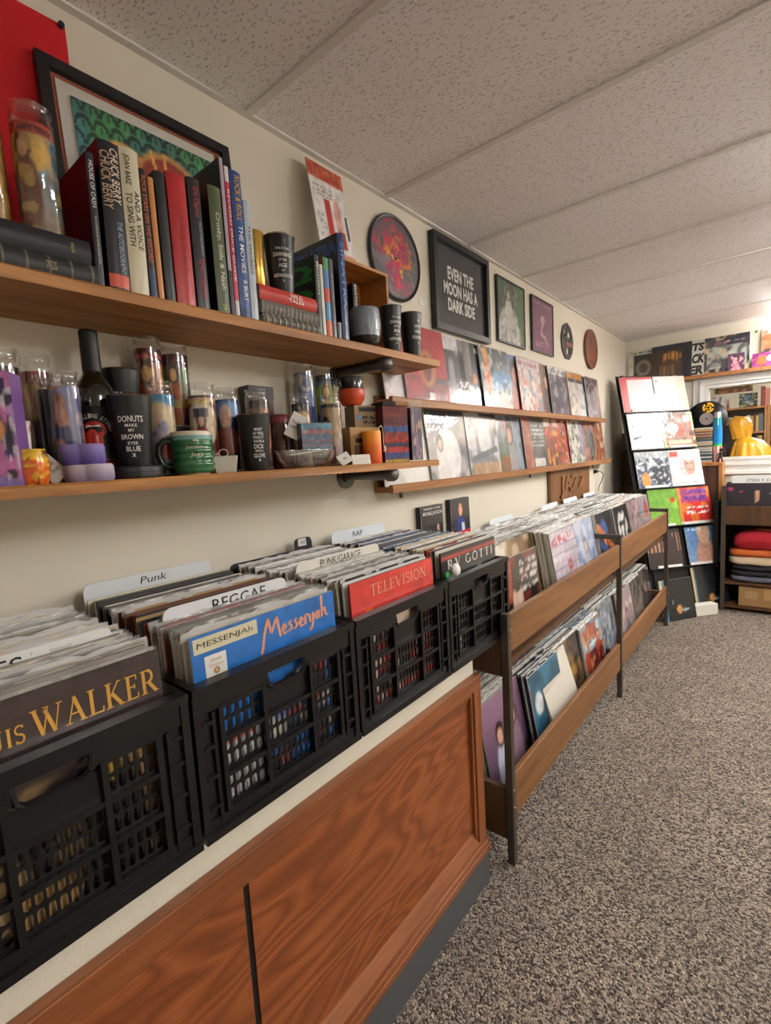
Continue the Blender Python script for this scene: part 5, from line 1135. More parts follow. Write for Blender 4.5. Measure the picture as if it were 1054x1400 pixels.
tumbler(.175, .742, Z, .0405, .137, 'black tumbler with a seven line slogan in front of the brown candle', [('MIGHT', .73, .020, .007), ('AS WELL', .66, .027, .007), ('FACE IT', .59, .025, .007), ("YOU'RE A", .52, .027, .007), ('DICK', .43, .024, .011), ('WITH A', .35, .02, .006), ('GLOVE', .27, .028, .010), ('x', .19, .006, .006)], -22)
candle(.108, .806, Z, .030, .212, [('f', '3a2420'), ('n', 6, '8a5a40', .52, .9), ('e', .7, .5, .2, .2, 'c98a5c'), ('r', 0, .9, 1, 1, '1f1412')], 'brown picture candle behind the seven line tumbler', seed=13, rot=-35)
t = thing('keepsake_box', 'small dark brown box with hinged lid by the wall behind the tumbler', 'box', (.030, .865, Z)); MB().box(-.022, .022, -.04, .04, 0, .20).build('body', plain('4a332a', .5), t); MB().box(-.023, .023, -.042, .042, .20, .235).build('lid', plain('2c1d1c', .5), t)
t = thing('brown_jar', 'squat brown glass jar with red lid between tag and soap', 'jar', (.088, .893, Z)); mb = MB(); mb.lathe([(0, 0), (.026, 0), (.028, .004), (.028, .11), (.024, .122), (.024, .13)], 28); mb.build('glass', plain('4a2a22', .2, 0, .5), t, smooth=50); mb = MB(); mb.lathe([(.026, .128), (.026, .146), (.02, .152), (0, .153)], 28); mb.build('lid', plain('7a2c30', .4), t, smooth=50)
hang_tag(.152, .876, Z+.084, .044, .070, 'large white tag with two handwritten words hanging before the brown jar', [('Wooden', -.004, .044, .030, .010), ('Lagoon', -.004, .03, .03, .010)], rx=-.5, rz=-.45, string=[(0, -.002, .066), (0, -.008, .08), (-.01, -.012, .09)])
candle(.115, .950, Z, .027, .210, [('g', '5a4a44', '7a1a24'), ('e', .5, .5, .3, .36, 'd9cba4'), ('fig', .5, .1, .8, 'd9b49c', 'c9b89c', 'c9a058'), ('n', 10, '3a1a2c', .64, .6), ('r', 0, .88, 1, 1, '1f1a34')], 'glass candle with crimson ground and long fair haired figure', seed=14, rot=-30)
rb_ = MB().box(.024, .088, .985, 1.14, 0, .115).build('riser_block', plain('2f2a28', .7)); rb_.location.z = Z; tag(rb_, 'charcoal riser lifting the silver and green candles by the wall', 'riser')
candle(.058, 1.022, Z+.1155, .0295, .195, [('g', '4a6a5c', '8a8f94'), ('fig', .5, .2, .95, 'b9a4a0', '3a5aa8', 'c9c9cc'), ('n', 9, '3f5f9a', .6, .8), ('r', .6, 0, .9, .6, '3f62b0', .7)], 'tall silver grey candle with blue streaked portrait', seed=15, rot=-30)
candle(.058, 1.105, Z+.1155, .0295, .195, [('g', '2c3a5a', '1f4a6a'), ('e', .5, .5, .34, .34, '8aa83a'), ('fig', .5, .15, .75, 'c9a060', 'c8982c', '6a5a24'), ('r', 0, .9, 1, 1, '141a2c')], 'tall candle with blue green ground and golden haloed figure', seed=16, rot=-30)
candle(.120, 1.066, Z, .031, .215, [('f', 'b59a74'), ('e', .3, .62, .16, .12, 'd0b998'), ('e', .72, .62, .16, .12, 'd0b998'), ('fig', .3, .2, .62, 'c99f84', '2a3a5a', '17141a'), ('fig', .72, .2, .66, 'd0a890', 'c9b8b4', '7a4a38'), ('r', .12, 0, .5, .3, '6a1f34'), ('r', .55, 0, .92, .4, 'b8a4b4'), ('r', 0, .93, 1, 1, '2a2420')], 'beige glass candle with two standing haloed figures', seed=17, rot=-30, n=32)
# striped soap in clear wrap, glass dish, tags
t = thing('soap_bar', 'blue and red layered soap in clear wrap on the glass dish', 'soap', (.183, .935, Z+.048), -.25)
p = card_mb(.094, .072, .03, [('f', '3f5f78'), ('r', 0, .8, 1, 1, '5a9ab8'), ('r', 0, .58, 1, .76, 'a84a48'), ('n', 7, '2a3f54', .5, .6), ('r', 0, .28, 1, .36, '7a3f54'), ('r', 0, .12, 1, .2, '8a5a6c'), ('n', 10, '6a8ea0', .62, .6)], 26, 3, edge='2c2f38').build('bar', M_print, t); MB().box(-.018, .018, -.049, .049, -.001, .076).build('wrapper', M_polyfront, t)
t = thing('glass_dish', 'shallow clear oval glass dish at the shelf edge', 'dish', (.187, .898, Z), .03)
mb = MB(); n_ = 48; prof = [(0, .002), (.6, .0), (.72, .003), (.86, .02), (1, .046), (.985, .048), (.84, .024), (.7, .008), (0, .007)]
vs = [(.041*p*math.cos(2*math.pi*k/n_), .108*p*math.sin(2*math.pi*k/n_), z) for k in range(n_) for p, z in prof]; m_ = len(prof)
mb.add(vs, [(k*m_+i, ((k+1) % n_)*m_+i, ((k+1) % n_)*m_+i+1, k*m_+i+1) for k in range(n_) for i in range(m_-1)]); mb.build('bowl', plastic('dish_glass', .12, .05), t, smooth=50)
mb = MB(); mb.tube([(.0, -.06, .035), (.02, .02, .044), (.01, .07, .05)], .002, 6); mb.build('glass_rod', plain('c9c9c4', .2), t)
hang_tag(.205, 1.040, Z+.006, .042, .034, 'crumpled white tag propped at the end of the glass dish', [('Yes', 0, .018, .014, .008)], rx=.45, ry=-.5, rz=-.4)
# jug, boxes
t = thing('ceramic_jug', 'orange speckled clay pot with glossy black shoulder and handle', 'jug', (.095, 1.190, Z+.192))
mb = MB(); mb.lathe([(0, 0), (.03, 0), (.033, .004), (.043, .02), (.045, .036), (.042, .05)], 36); mb.build('orange_body', plain('c8461c', .45), t, smooth=50)
mb = MB(); mb.lathe([(.042, .050), (.0405, .056), (.039, .078), (.041, .086), (.039, .088), (.036, .080), (.036, .03), (0, .02)], 36); mb.tube([(.0, -.038, .078), (.0, -.052, .076), (0, -.056, .066), (0, -.044, .056)], .005, 10); mb.build('black_shoulder', plain('17161a', .25, 0, .5), t, smooth=50)
t = thing('kraft_box', 'small kraft box with black print and a blue dot sticker under the jug', 'box', (.10, 1.225, Z+.118), -.25)
p = card_mb(.088, .072, .06, [('f', '9a8062'), ('r', .2, .72, .95, .9, '3a3838'), ('tx', .35, .12, .95, .58, 2, '2c2824')], 26, 3, edge='8a7256').build('carton', M_paper, t)
mb = MB(); mb.lathe([(0, .0005), (.008, .0005), (.008, 0)], 16); o = mb.build('dot_sticker', plain('3f8ac8', .5), t); o.rotation_euler = (0, math.radians(90), 0); o.location = (.0315, -.028, .034)
t = thing('kraft_box', 'light wooden box with dark slot holding up the kraft box', 'box', (.115, 1.175, Z), -.2)
MB().box(-.04, .035, -.045, .075, 0, .117).build('body', plain('a8834c', .6), t); MB().box(.035, .037, -.025, .065, .068, .082).build('slot', plain('1f1712', .6), t); MB().box(.035, .0375, -.03, .06, .02, .06).build('label', plain('6a4a2c', .6), t)
o = MB().box(-.001, .001, -.03, .04, 0, .03).build('small_card', plain('e6e2d8', .6)); o.location = (.192, 1.108, Z); o.rotation_euler = (0, -.2, -.2); tag(o, 'blank white card standing beside the orange pillar candle', 'card')
t = thing('pillar_candle', 'bright orange pillar candle with a cream string loop', 'candle', (.180, 1.180, Z)); mb = MB(); nn = 30
mb.lathe([(0, 0), (.029, 0), (.030, .003), (.030, .098), (.0285, .102), (.01, .100), (0, .099)], 34, 'ffffff')
a = NT('orange_wax'); sp = a.n('ShaderNodeSeparateXYZ'); a.l(a.coords(), sp.inputs[0]); a.base(a.ramp(a.math('MULTIPLY', sp.outputs[2], 9.8), [(0, 'd9560f'), (.5, 'e8761a'), (1, 'f0a02c')])); a.set(Roughness=.45, Subsurface_Weight=.2); a.b.inputs['Subsurface Radius'].default_value = (.02, .008, .003); mb.build('wax', a.m, t, smooth=40)
mb = MB(); mb.tube([(.022, .012, .098), (.024, .010, .112), (.024, .020, .118), (.022, .030, .112), (.021, .033, .098), (.020, .034, .07), (.02, .036, .05)], .0013, 6); mb.tube([(.02, .036, .054), (.022, .038, .046), (.020, .036, .036)], .004, 8); mb.build('string', plain('e0d6c0', .8), t)
t = thing('layered_block', 'tall block candle in red maroon and blue wax layers', 'candle', (.165, 1.300, Z), -.30)
p = card_mb(.098, .185, .06, [('f', '7a2a2c'), ('r', 0, .88, 1, 1, '6a2228'), ('r', 0, .66, 1, .8, '5a2430'), ('r', 0, .54, 1, .64, '2f4f8e'), ('r', .0, .42, 1, .54, '8a3428'), ('r', 0, .35, 1, .42, 'a82c30'), ('r', 0, .28, 1, .34, '2a2c50'), ('r', 0, .18, 1, .27, 'b03438'), ('r', 0, .06, 1, .17, '2c4886'), ('r', 0, 0, 1, .05, 'a89a44'), ('n', 14, '4a1a24', .64, .6)], 30, 6, edge='5a2028').build('wax', M_gloss, t)
MB().box(-.035, .035, -.05, .0, .1855, .199).build('black_cap', M_dark, t); MB().box(-.035, .035, .0, .05, .1855, .199).build('tan_cap', plain('9a6a3a', .6), t)
t = thing('glass_candle', 'square indigo glass candle with picture side and clear rim at the free end', 'candle', (.190, 1.385, Z), -.2, 'glass jar candles')
MB().box(-.024, .0235, -.0245, .0245, .003, .180).build('wax', plain('2f2358', .45, 0, .3), t)
p = card_mb(.046, .172, .001, [('f', '5a4a80'), ('n', 6, 'c9a8a4', .52, .9), ('n', 9, '2c2448', .58, .9), ('fig', .5, .2, .6, 'd0a890', '8a6a94', '4a3434')], 18, 8).build('label', M_gloss, t); p.location = (.0245, .0, .006)
mb = MB()
mb.box(-.026, .026, -.0265, .0265, 0, .003); mb.box(.0255, .0262, -.0265, .0265, .003, .206); mb.box(-.0262, -.0255, -.0265, .0265, .003, .206); mb.box(-.0255, .0255, .0258, .0265, .003, .206); mb.box(-.0255, .0255, -.0265, -.0258, .003, .206); mb.build('glass', M_glass, t)

# =================================================================== FAR CORNER
# high ledge on the far wall with sleeves on it
t = thing('record_ledge', 'thin brown ledge high on the far wall above the white window', 'ledge', (0, 0, 0), 0)
MB().box(.01, 2.2, YW-.075, YW-.001, 1.905, 1.922).build('ledge_board', M_ledge, t); MB().box(.01, 2.2, YW-.085, YW-.075, 1.900, 1.930).build('front_lip', M_ledge, t)
def far_sleeve(x0, x1, ops, label, z=1.9225, h=None, y=YW-.045, name_poly=True, n=26, seed=0, ry=-.13, lift=0):
    w = x1-x0; h = h or w
    return face_record(((x0+x1)/2, y, z), ops, label, 'sleeves on the far wall ledge', rz=-math.pi/2, ry=ry, w=w, h=h, n=n, seed=seed)
far_sleeve(.03, .345, [('f', '2a2c2a'), ('r', 0, .84, 1, 1, 'd9d4c6'), ('tx', .02, .86, .98, .98, 1, '2a2622'), ('e', .4, .45, .2, .24, '8a7a6a'), ('e', .4, .45, .12, .14, '4a3a32'), ('r', 0, 0, .12, 1, 'cfcabc')], 'dark photo sleeve with cream heading in the far wall corner', seed=70)
far_sleeve(.225, .54, [('f', '2a2430'), ('r', 0, 0, .07, 1, '3a2418'), ('r', .12, .1, .9, .85, '3f342c'), ('e', .5, .65, .24, .15, 'c98c3c'), ('e', .45, .42, .18, .18, '5a3a24'), ('r', .2, .08, .6, .4, '8a6a44'), ('s', 'u', 15, '4a3222', .3), ('r', .8, 0, 1, 1, '221d2c'), ('r', 0, .88, 1, 1, '2c2838')], 'dark sleeve of a figure in orange hat on the far ledge', y=YW-.058, seed=71)
o = far_sleeve(.51, .635, [('f', 'd8d5cd')], 'white sleeve with black brush capitals on the far ledge', h=.315, y=YW-.047, seed=72)
letters('brush_lettering', o, [('ITS', 0, .255, dict(w=.105, h=.07, bold=.05, slant=.12)), ('CK', .01, .155, dict(w=.095, h=.085, bold=.05, slant=.12)), ('ER', .0, .055, dict(w=.105, h=.08, bold=.05, slant=.12))], plain('1a1a1b', .6), x=.004)
far_sleeve(.632, .945, [('f', '232230'), ('r', .08, .16, .92, .72, 'a9b0a8'), ('n', 9, '4a4f54', .5, .95), ('n', 13, 'c9b894', .62, .9), ('r', .1, .18, .9, .3, '565c62', .6), ('tx', .2, .78, .5, .86, 1, 'a06a7c'), ('tx', .62, .8, .9, .86, 1, '8a7aa8')], 'navy sleeve framing a busy band photograph on the far ledge', y=YW-.052, seed=73)
far_sleeve(1.02, 1.335, [('f', 'd8cfc4'), ('r', 0, .0, 1, .8, '2c2838'), ('r', .05, .5, 1, .85, 'b5623c'), ('n', 8, 'd98a5a', .55, .8), ('tx', .05, .9, .9, .97, 1, '6a6058')], 'sleeve with white heading over an orange sunset on the far ledge', y=YW-.050, seed=74)
for x0, x1, zt, lab, ops in ((.80, .915, .145, 'small pink photo card in front of the navy sleeve', [('f', '5a3f54'), ('fig', .5, .2, .7, 'e0b0a4', 'c87a8c', '2a1f24'), ('n', 8, 'd8a4b0', .6, .8)]), (.965, 1.12, .118, 'small magenta picture card with red figure on the far ledge', [('f', '7a2f6a'), ('n', 6, 'c04a8c', .5, .9), ('e', .4, .5, .22, .35, 'd8643c'), ('e', .75, .6, .15, .2, 'd9c9e0')])):
    o = card_mb(x1-x0, zt, .002, ops, 22, 4).build('photo_card', M_gloss); o.location = ((x0+x1)/2, YW-.0705, 1.9225); o.rotation_euler = (0, -.06, -math.pi/2); tag(o, lab, 'card', 'photo cards on the far ledge')
mb = MB(); mb.lathe([(0, .006), (.009, .005), (.011, 0)], 14); o = mb.build('wall_pin', plain('3f8a4a', .5)); o.rotation_euler = (math.radians(90), 0, 0); o.location = (.985, YW-.0005, 2.225); tag(o, 'small green pin on the far wall above the ledge', 'pin')

# corner stand with sloping ledges
th = math.radians(50); e_u = Vector((math.cos(th), math.sin(th), 0)); nrm = Vector((math.sin(th), -math.cos(th), 0)); LN = .232
SRZ = th-math.pi/2; P0 = Vector((.400, 4.173, .034)); KS = .975
st = thing('display_stand', 'tall black sloping stand of record ledges set across the corner', 'stand', tuple(P0), SRZ, ry=-LN)
mb = MB()
for u_ in (.10, .60): MB().box(-.03, -.012, u_-.012, u_+.012, -.026, 1.97).build('upright', M_blackframe, st)
MB().box(-.036, -.03, .05, .655, -.01, 1.97).build('back_panel', plain('1f1c1b', .7), st)
for v_ in [q*KS for q in (1.695, 1.365, 1.030, .700, .36)]:
    MB().box(-.03, .022, .055, .66, v_-.022, v_-.014).build('ledge', M_blackframe, st)
    MB().box(.014, .018, .12, .34, v_-.014, v_+.006).build('ledge_lip', M_white, st)
    MB().box(.014, .018, .42, .62, v_-.014, v_+.006).build('ledge_lip', M_white, st)
Ms = Matrix.Translation(P0) @ Matrix.Rotation(SRZ, 4, 'Z') @ Matrix.Rotation(-LN, 4, 'Y')
def stand_rec(u, v, ops, label, n=36, seed=0, x=.0, w=S, h=S, skew=0):
    loc = Ms @ Vector((x, u*KS, (v+.0135)*KS-.0135)); w = h = .306
    return face_record(loc, ops, label, 'sleeves on the corner stand', rz=SRZ, ry=-LN, n=n, seed=seed, w=w, h=h)
cells = [
 (.21, 1.695, [('f', 'c9444e'), ('r', .22, .1, 1, .92, 'e8e2e4'), ('r', .2, 0, 1, .1, 'b8323c')][:3], 'red patterned sleeve with large pale panel at the top of the corner stand'),
 (.535, 1.695, [('h', 'cfd4d6', 'b9b4a0'), ('e', .1, .86, .03, .03, '2a6a4a'), ('r', .72, 0, 1, 1, 'a8a48c', .5)], 'silvery pale sleeve with green dot at the top of the corner stand'),
 (.225, 1.365, [('f', 'e2e0e4'), ('e', .72, .52, .12, .12, '7a6a74'), ('n', 12, 'b9b4bc', .66, .8), ('l', (.1, .3), (.6, .42), .02, '3f3a40'), ('e', .12, .66, .03, .04, '8a3a5c'), ('r', .68, .8, .92, .96, 'd8423a'), ('r', 0, 0, 1, .1, 'ece8e0')], 'white sleeve with black scrawl and red sticker on the corner stand'),
 (.545, 1.365, [('f', 'c9d09a'), ('r', .08, .06, .92, .92, 'b05a48'), ('r', .12, .12, .88, .88, '9a7a6c'), ('n', 8, '5a3a34', .54, .9), ('e', .55, .5, .15, .2, 'c8503c'), ('e', .3, .55, .2, .14, 'd8d0c8'), ('r', .12, .1, .88, .22, 'd8cdb0', .8), ('r', .7, .72, .9, .9, 'e4e4e2')], 'sleeve with lime border around a red painted scene'),
 (.235, 1.030, [('g', '3a4a6c', '55606f'), ('r', 0, .82, 1, 1, 'a9b0b4'), ('n', 14, 'c9d0d8', .62, .9), ('e', .7, .35, .25, .4, '39424a'), ('n', 18, 'dfe4e8', .66, .8), ('r', 0, .0, .5, .18, '4a5a8a', .6), ('e', .25, .2, .13, .24, 'd89a54')], 'snowy night sleeve with fir tree and glowing orange figure'),
 (.555, 1.030, [('f', 'dcdbdc'), ('r', .04, .8, .3, .96, 'cf4a3c'), ('e', .62, .6, .3, .4, 'c9c7c9'), ('e', .62, .58, .17, .27, 'b08c7c'), ('e', .62, .52, .13, .2, 'c0998a'), ('e', .62, .82, .2, .14, 'd0cdcd'), ('e', .56, .6, .03, .015, '4a3a38'), ('e', .68, .6, .03, .015, '4a3a38'), ('e', .62, .44, .05, .018, '9a5a54'), ('tx', .1, .06, .9, .12, 1, 'a5a0a0')], 'white sleeve with a pale hooded face and red sticker'),
 (.300, .700, [('h', '6fa83a', '86b848'), ('e', .3, .3, .3, .3, '7ab03f', ), ('e', .72, .7, .08, .08, 'c8402c'), ('n', 5, '5f9a34', .55, .4)], 'plain lime green sleeve with round red sticker on the corner stand'),
 (.575, .700, [('f', 'c8342c'), ('r', 0, 0, .1, 1, 'd88a3c'), ('n', 8, 'e0803c', .56, .8), ('r', .1, .6, .9, .95, '8a4a8c', .6), ('tx', .15, .62, .9, .95, 2, '5a3a8c'), ('tx', .2, .25, .9, .5, 2, 'f0e0dc'), ('r', 0, 0, 1, .06, 'e6e2dc')], 'red sleeve with purple and white festive lettering on the corner stand'),
 (.215, .36, [('f', '2c2224'), ('s', 'u', 9, 'b9866a', .38), ('r', 0, 0, 1, .4, '33282a'), ('e', .65, .6, .2, .3, '3a2c34'), ('r', 0, .9, 1, 1, '241c1e')], 'dark brown sleeve with slanting pale stripes behind the rack end'),
 (.590, .36, [('g', '7f9cc0', '5a86b8'), ('fig', .55, .0, 1.15, 'd9a890', 'd2a08a', 'd8b890'), ('e', .45, .35, .08, .22, 'd0a08a'), ('tx', .04, .9, .5, .97, 1, 'cfe0f0')], 'sky blue portrait sleeve of a fair haired figure')]
for k, (u, v, ops, lab) in enumerate(cells):
    stand_rec(u, v-.0135, ops, lab, seed=80+k, x=.006 if lab.startswith('red sleeve') else .0015 if k == 6 else .004)
letters('lettering', face_record(Ms @ Vector((.006, .57, .0)), [('f', '15171d'), ('r', 0, 0, .1, 1, '3a6a94'), ('r', .0, 0, .05, 1, 'c9b070'), ('e', .5, .2, .07, .1, 'c98a44'), ('e', .66, .17, .1, .03, '9fb8c8')], 'dark sleeve with small glowing figure standing at the foot of the corner stand', 'sleeves on the corner stand', rz=SRZ, ry=-LN, n=26, seed=95), [('v', .03, .12, dict(w=.008, h=.008, bold=0))], plain('a8b4bc', .6), x=.0035)
face_record((.600, 4.205, .001), [('f', '17191e'), ('r', 0, 0, .16, 1, '4a86b0'), ('r', .0, 0, .07, 1, 'd8c890'), ('e', .52, .26, .08, .1, 'c98a44'), ('e', .68, .24, .12, .035, 'a4bcc8'), ('e', .35, .45, .02, .05, '7f95a4')], 'dark sleeve with blue and yellow spine edge standing on the carpet', 'sleeves on the corner stand', rz=SRZ+.10, ry=-.2, n=30, seed=96)
for (x_, y_, z_, w_, d_, h_, rz_, lab) in ((.72, 4.44, 0, .20, .07, .085, SRZ, 'small white carton on the carpet behind the corner sleeves'),):
    o = MB().box(-d_/2, d_/2, -w_/2, w_/2, 0, h_).build('white_carton', plain('dcd8cc', .6), bevel=.003); o.location = (x_, y_, z_); o.rotation_euler.z = rz_; tag(o, lab, 'carton', 'white cartons at the corner stand')
# cardboard boxes piled behind the stand
for (x_, y_, z_, w_, d_, h_, rz_, lab, c_) in ((.14, 4.96, 0, .22, .22, .62, .1, 'tall dull brown carton at the bottom of the pile behind the stand', '5c4d40'), (.15, 4.955, .621, .22, .2, .36, -.1, 'middle dull brown carton in the pile behind the stand', '665446'), (.13, 4.96, .982, .22, .2, .34, .05, 'dark brown carton under the topmost grey one behind the stand', '4a3a30'), (.15, 4.955, 1.323, .26, .2, .15, -.15, 'grey brown carton on top of the pile behind the stand', '75685a')):
    t = thing('cardboard_box', lab, 'carton', (x_, y_, z_), rz_, 'cartons behind the corner stand')
    MB().box(-d_/2, d_/2, -w_/2, w_/2, 0, h_).build('carton', plain(c_, .85), t, bevel=.003); MB().box(-d_/2-.001, d_/2+.001, -.02, .02, h_*.55, h_+.001).build('packing_tape', plain('8a7658', .4), t)

# narrow wooden cabinet under the window with things on top
CXa, CXb, CYa, CYb, CZt = .575, .792, 4.925, 5.135, 1.175
t = thing('wooden_cabinet', 'narrow orange wood cabinet below the window left corner', 'cabinet', (0, 0, 0))
MB().box(CXa, CXb, CYa, CYb, CZt-.028, CZt).build('top', M_cab, t, bevel=.002); MB().box(CXb-.03, CXb, CYa, CYb, 0, CZt-.028).build('side', M_cab, t); MB().box(CXa, CXa+.03, CYa, CYb, 0, CZt-.028).build('side', M_cab, t)
MB().box(CXa+.03, CXb-.03, CYb-.01, CYb, 0, CZt-.028).build('back', M_cabdark, t)
for k in range(2): MB().box(CXa+.03+k*.0785, CXa+.03+k*.0785+.076, CYa+.02, CYa+.032, .05, CZt-.03).build('door', M_cabdark, t)
MB().box(CXa+.03, CXb-.03, CYa+.01, CYb-.01, .02, .05).build('plinth', M_cabdark, t)
# stack of disc cases
rc = random.Random(5); z = CZt+.0005
for k in range(28):
    h_ = .0106
    t = thing('disc_case', 'disc case in the tall stack beside the blue lava lamp', 'disc case', (.648+rc.uniform(-.002, .002), 5.005+rc.uniform(-.002, .002), z), rc.uniform(-.06, .06), 'disc cases stacked on the cabinet')
    MB().box(-.062, .062, -.07, .07, .001, h_-.001).build('inlay', plain(rc.choice(['d8d4cc', '26262a', 'c0baa8', '3f5f6a', '8a3a34', 'b8a47a', 'e4e2dc', '4a4a50', 'd8a05a']), .5), t); MB().box(-.063, .063, -.071, .071, h_-.0012, h_-.0004).build('lid', plain('b9bcbc', .2), t)
    z += h_
# lava lamp
t = thing('lava_lamp', 'lava lamp with vivid blue liquid, silver cap and red patterned base', 'lamp', (.742, 5.005, CZt))
mb = MB(); mb.lathe([(0, 0), (.034, 0), (.036, .004), (.036, .13), (.033, .135)], 28); o = mb.build('base', M_print, t, smooth=40)
me = o.data; ca = me.color_attributes['Col']
for i, v_ in enumerate(me.vertices): ca.data[i].color = lin(('b8443c', 'd8d0c4', '8a2c2c', 'c9a89a')[int(v_.co.z*60+math.atan2(v_.co.y, v_.co.x)*2) % 4])+(1,)
a = NT('blue_liquid'); sp = a.n('ShaderNodeSeparateXYZ'); a.l(a.coords(), sp.inputs[0]); a.base(a.ramp(a.math('MULTIPLY', a.math('SUBTRACT', sp.outputs[2], .13), 4.3), [(0, '58c832'), (.1, '2fb06a'), (.14, '0f86c8'), (.6, '1076b8'), (.95, '1c7f86')])); a.set(Roughness=.08, Coat_Weight=.6); a.b.inputs['Emission Strength'].default_value = .0
mb = MB(); mb.lathe([(0, .135), (.033, .135), (.036, .16), (.037, .24), (.034, .31), (.029, .375), (0, .377)], 28); mb.build('globe', a.m, t, smooth=50)
mb = MB(); mb.lathe([(.0295, .373), (.029, .38), (.026, .415), (.024, .42), (0, .421)], 28); mb.build('cap', plain('c4c6c8', .3, .9), t, smooth=40)
# black record standing behind with a yellow adapter emblem
t = thing('vinyl_disc', 'black vinyl disc with yellow adapter emblem propped against the window', 'disc', (.655, 5.092, CZt+.375), -math.pi/2, ry=-.02)
mb = MB(); mb.lathe([(0, .001), (.15, .001), (.152, 0), (.15, -.001), (0, -.001)], 64); o = mb.build('grooved_disc', plain('141416', .25), t, smooth=30); o.rotation_euler = (0, math.radians(90), 0)
mb = MB(); mb.lathe([(0, .0016), (.052, .0016), (.052, .001)], 40); o = mb.build('paper_label', plain('8a7f7c', .6), t); o.rotation_euler = (0, math.radians(90), 0)
mb = MB(); mb.lathe([(0, .002), (.007, .002), (.007, .0015)], 16); o = mb.build('spindle_hole', M_dark, t); o.rotation_euler = (0, math.radians(90), 0)
mb = MB()
ringp = lambda r0, r1, a0, a1, n=14: [(r0*math.cos(math.radians(a0+(a1-a0)*i/n)), r0*math.sin(math.radians(a0+(a1-a0)*i/n))) for i in range(n+1)]+[(r1*math.cos(math.radians(a1+(a0-a1)*i/n)), r1*math.sin(math.radians(a1+(a0-a1)*i/n))) for i in range(n+1)]
def strip(mb, r0, r1, a0, a1, cy, cz, x, n=14):
    vs_ = []
    for i in range(n+1):
        t_ = math.radians(a0+(a1-a0)*i/n); vs_ += [(x, cy+r0*math.cos(t_), cz+r0*math.sin(t_)), (x, cy+r1*math.cos(t_), cz+r1*math.sin(t_))]
    mb.add(vs_, [(2*i, 2*i+1, 2*i+3, 2*i+2) for i in range(n)])
for k in range(3): strip(mb, .028, .043, k*120+10, k*120+105, .012, .095, .0026); strip(mb, .010, .022, k*120+60, k*120+150, .012, .095, .0026); strip(mb, .016, .034, k*120+60, k*120+85, .012, .095, .0026)
mb.build('adapter_emblem', plain('e0a81c', .5), t)
# figurine
t = thing('figurine', 'tiny black dancing figurine on the cabinet corner', 'figurine', (.772, 4.938, CZt), -1.2)
mb = MB(); mb.tube([(0, -.012, .002), (0, -.010, .03), (0, 0, .052), (0, .002, .085)], [.005, .006, .010, .009], 10); mb.tube([(0, .014, .002), (0, .010, .03), (0, 0, .052)], [.005, .006, .008], 10); mb.tube([(0, 0, .08), (0, .02, .072), (0, .034, .086)], [.005, .004, .004], 8); mb.tube([(0, 0, .08), (0, -.018, .068), (0, -.02, .052)], [.005, .004, .004], 8); mb.build('body', M_dark, t, smooth=60)
mb = MB(); mb.lathe([(0, -.013), (.008, -.010), (.012, 0), (.009, .009), (0, .013)], 16); o = mb.build('head', M_dark, t, smooth=60); o.location = (0, .004, .1); mb = MB(); mb.lathe([(.018, 0), (.019, .002), (.008, .004), (.007, .010), (0, .011)], 16); o = mb.build('hat', M_dark, t, smooth=60); o.location = (0, .004, .106)

# low steel rack with sleeves, shirts and a carton, right of the stand
t = thing('shirt_rack', 'low steel framed rack holding sleeves above folded shirts and a carton', 'rack', (0, 0, 0))
SXa, SYa, SYb = .812, 4.62, 5.08
for x_ in (SXa, 1.46):
    for y_ in (SYa, SYb): MB().box(x_, x_+.028, y_-.014, y_+.014, 0, 1.0).build('post', M_steelpost, t)
MB().box(SXa+.028, 1.46, SYa-.008, SYa+.010, .700, .842).build('front_rail', M_rackend, t); MB().box(SXa+.02, 1.46, SYa+.012, SYb, .690, .702).build('bin_floor', M_rackend, t)
MB().box(SXa+.02, 1.46, SYa+.01, SYb, .217, .235).build('shirt_shelf', M_rackend, t); MB().box(SXa+.02, 1.46, SYa, SYb, .03, .048).build('bottom_shelf', M_rackend, t)
MB().box(SXa+.02, 1.46, SYb-.004, SYb+.01, .05, .98).build('back_board', M_dark, t); MB().box(SXa+.008, SXa+.022, SYa+.015, SYb-.015, .05, .98).build('side_board', M_dark, t)
face_record((1.02, SYa+.045, .7025), [('f', '201c28'), ('n', 5, '2a2434', .5, .5), ('e', .08, .86, .05, .045, 'c03a7a'), ('e', .27, .8, .03, .03, 'b0406a'), ('l', (.52, .55), (.54, .8), .03, 'd8a48c'), ('r', .75, .74, .95, .77, 'b9a8b0'), ('e', .9, .9, .08, .05, '5a2a3c')], 'near black sleeve with pink specks in the shirt rack', None, rz=-math.pi/2, ry=-.06, n=30, seed=97, w=.37)
for k in range(14): spine_record((0, 0, 0), rr.choice(DARKS), .006, 'dark sleeve packed behind the pink specked sleeve', 'sleeves in the shirt rack', poly=False, seed=k).matrix_world = Matrix.Translation((1.02, SYa+.058+.009*k, .7025)) @ Matrix.Rotation(-math.pi/2, 4, 'Z') @ Matrix.Rotation(-.06, 4, 'Y')
o = divider(0, 0, 0, .34, .375, 'STEELY DAN', 'white divider card with handwritten capitals in the shirt rack', .20, .022, .335, .02, col='e2e6e4', slant=.2); o.location = (1.04, SYa+.054, .7025); o.rotation_euler = (0, -.07, -math.pi/2)
a = NT('cloth_print'); c_ = a.n('ShaderNodeVertexColor', layer_name='Col'); a.l(c_.outputs[0], a.b.inputs['Base Color']); a.set(Roughness=.9); a.bump(a.noise(a.coords(), 40, 3), .3, .004); M_cloth = a.m
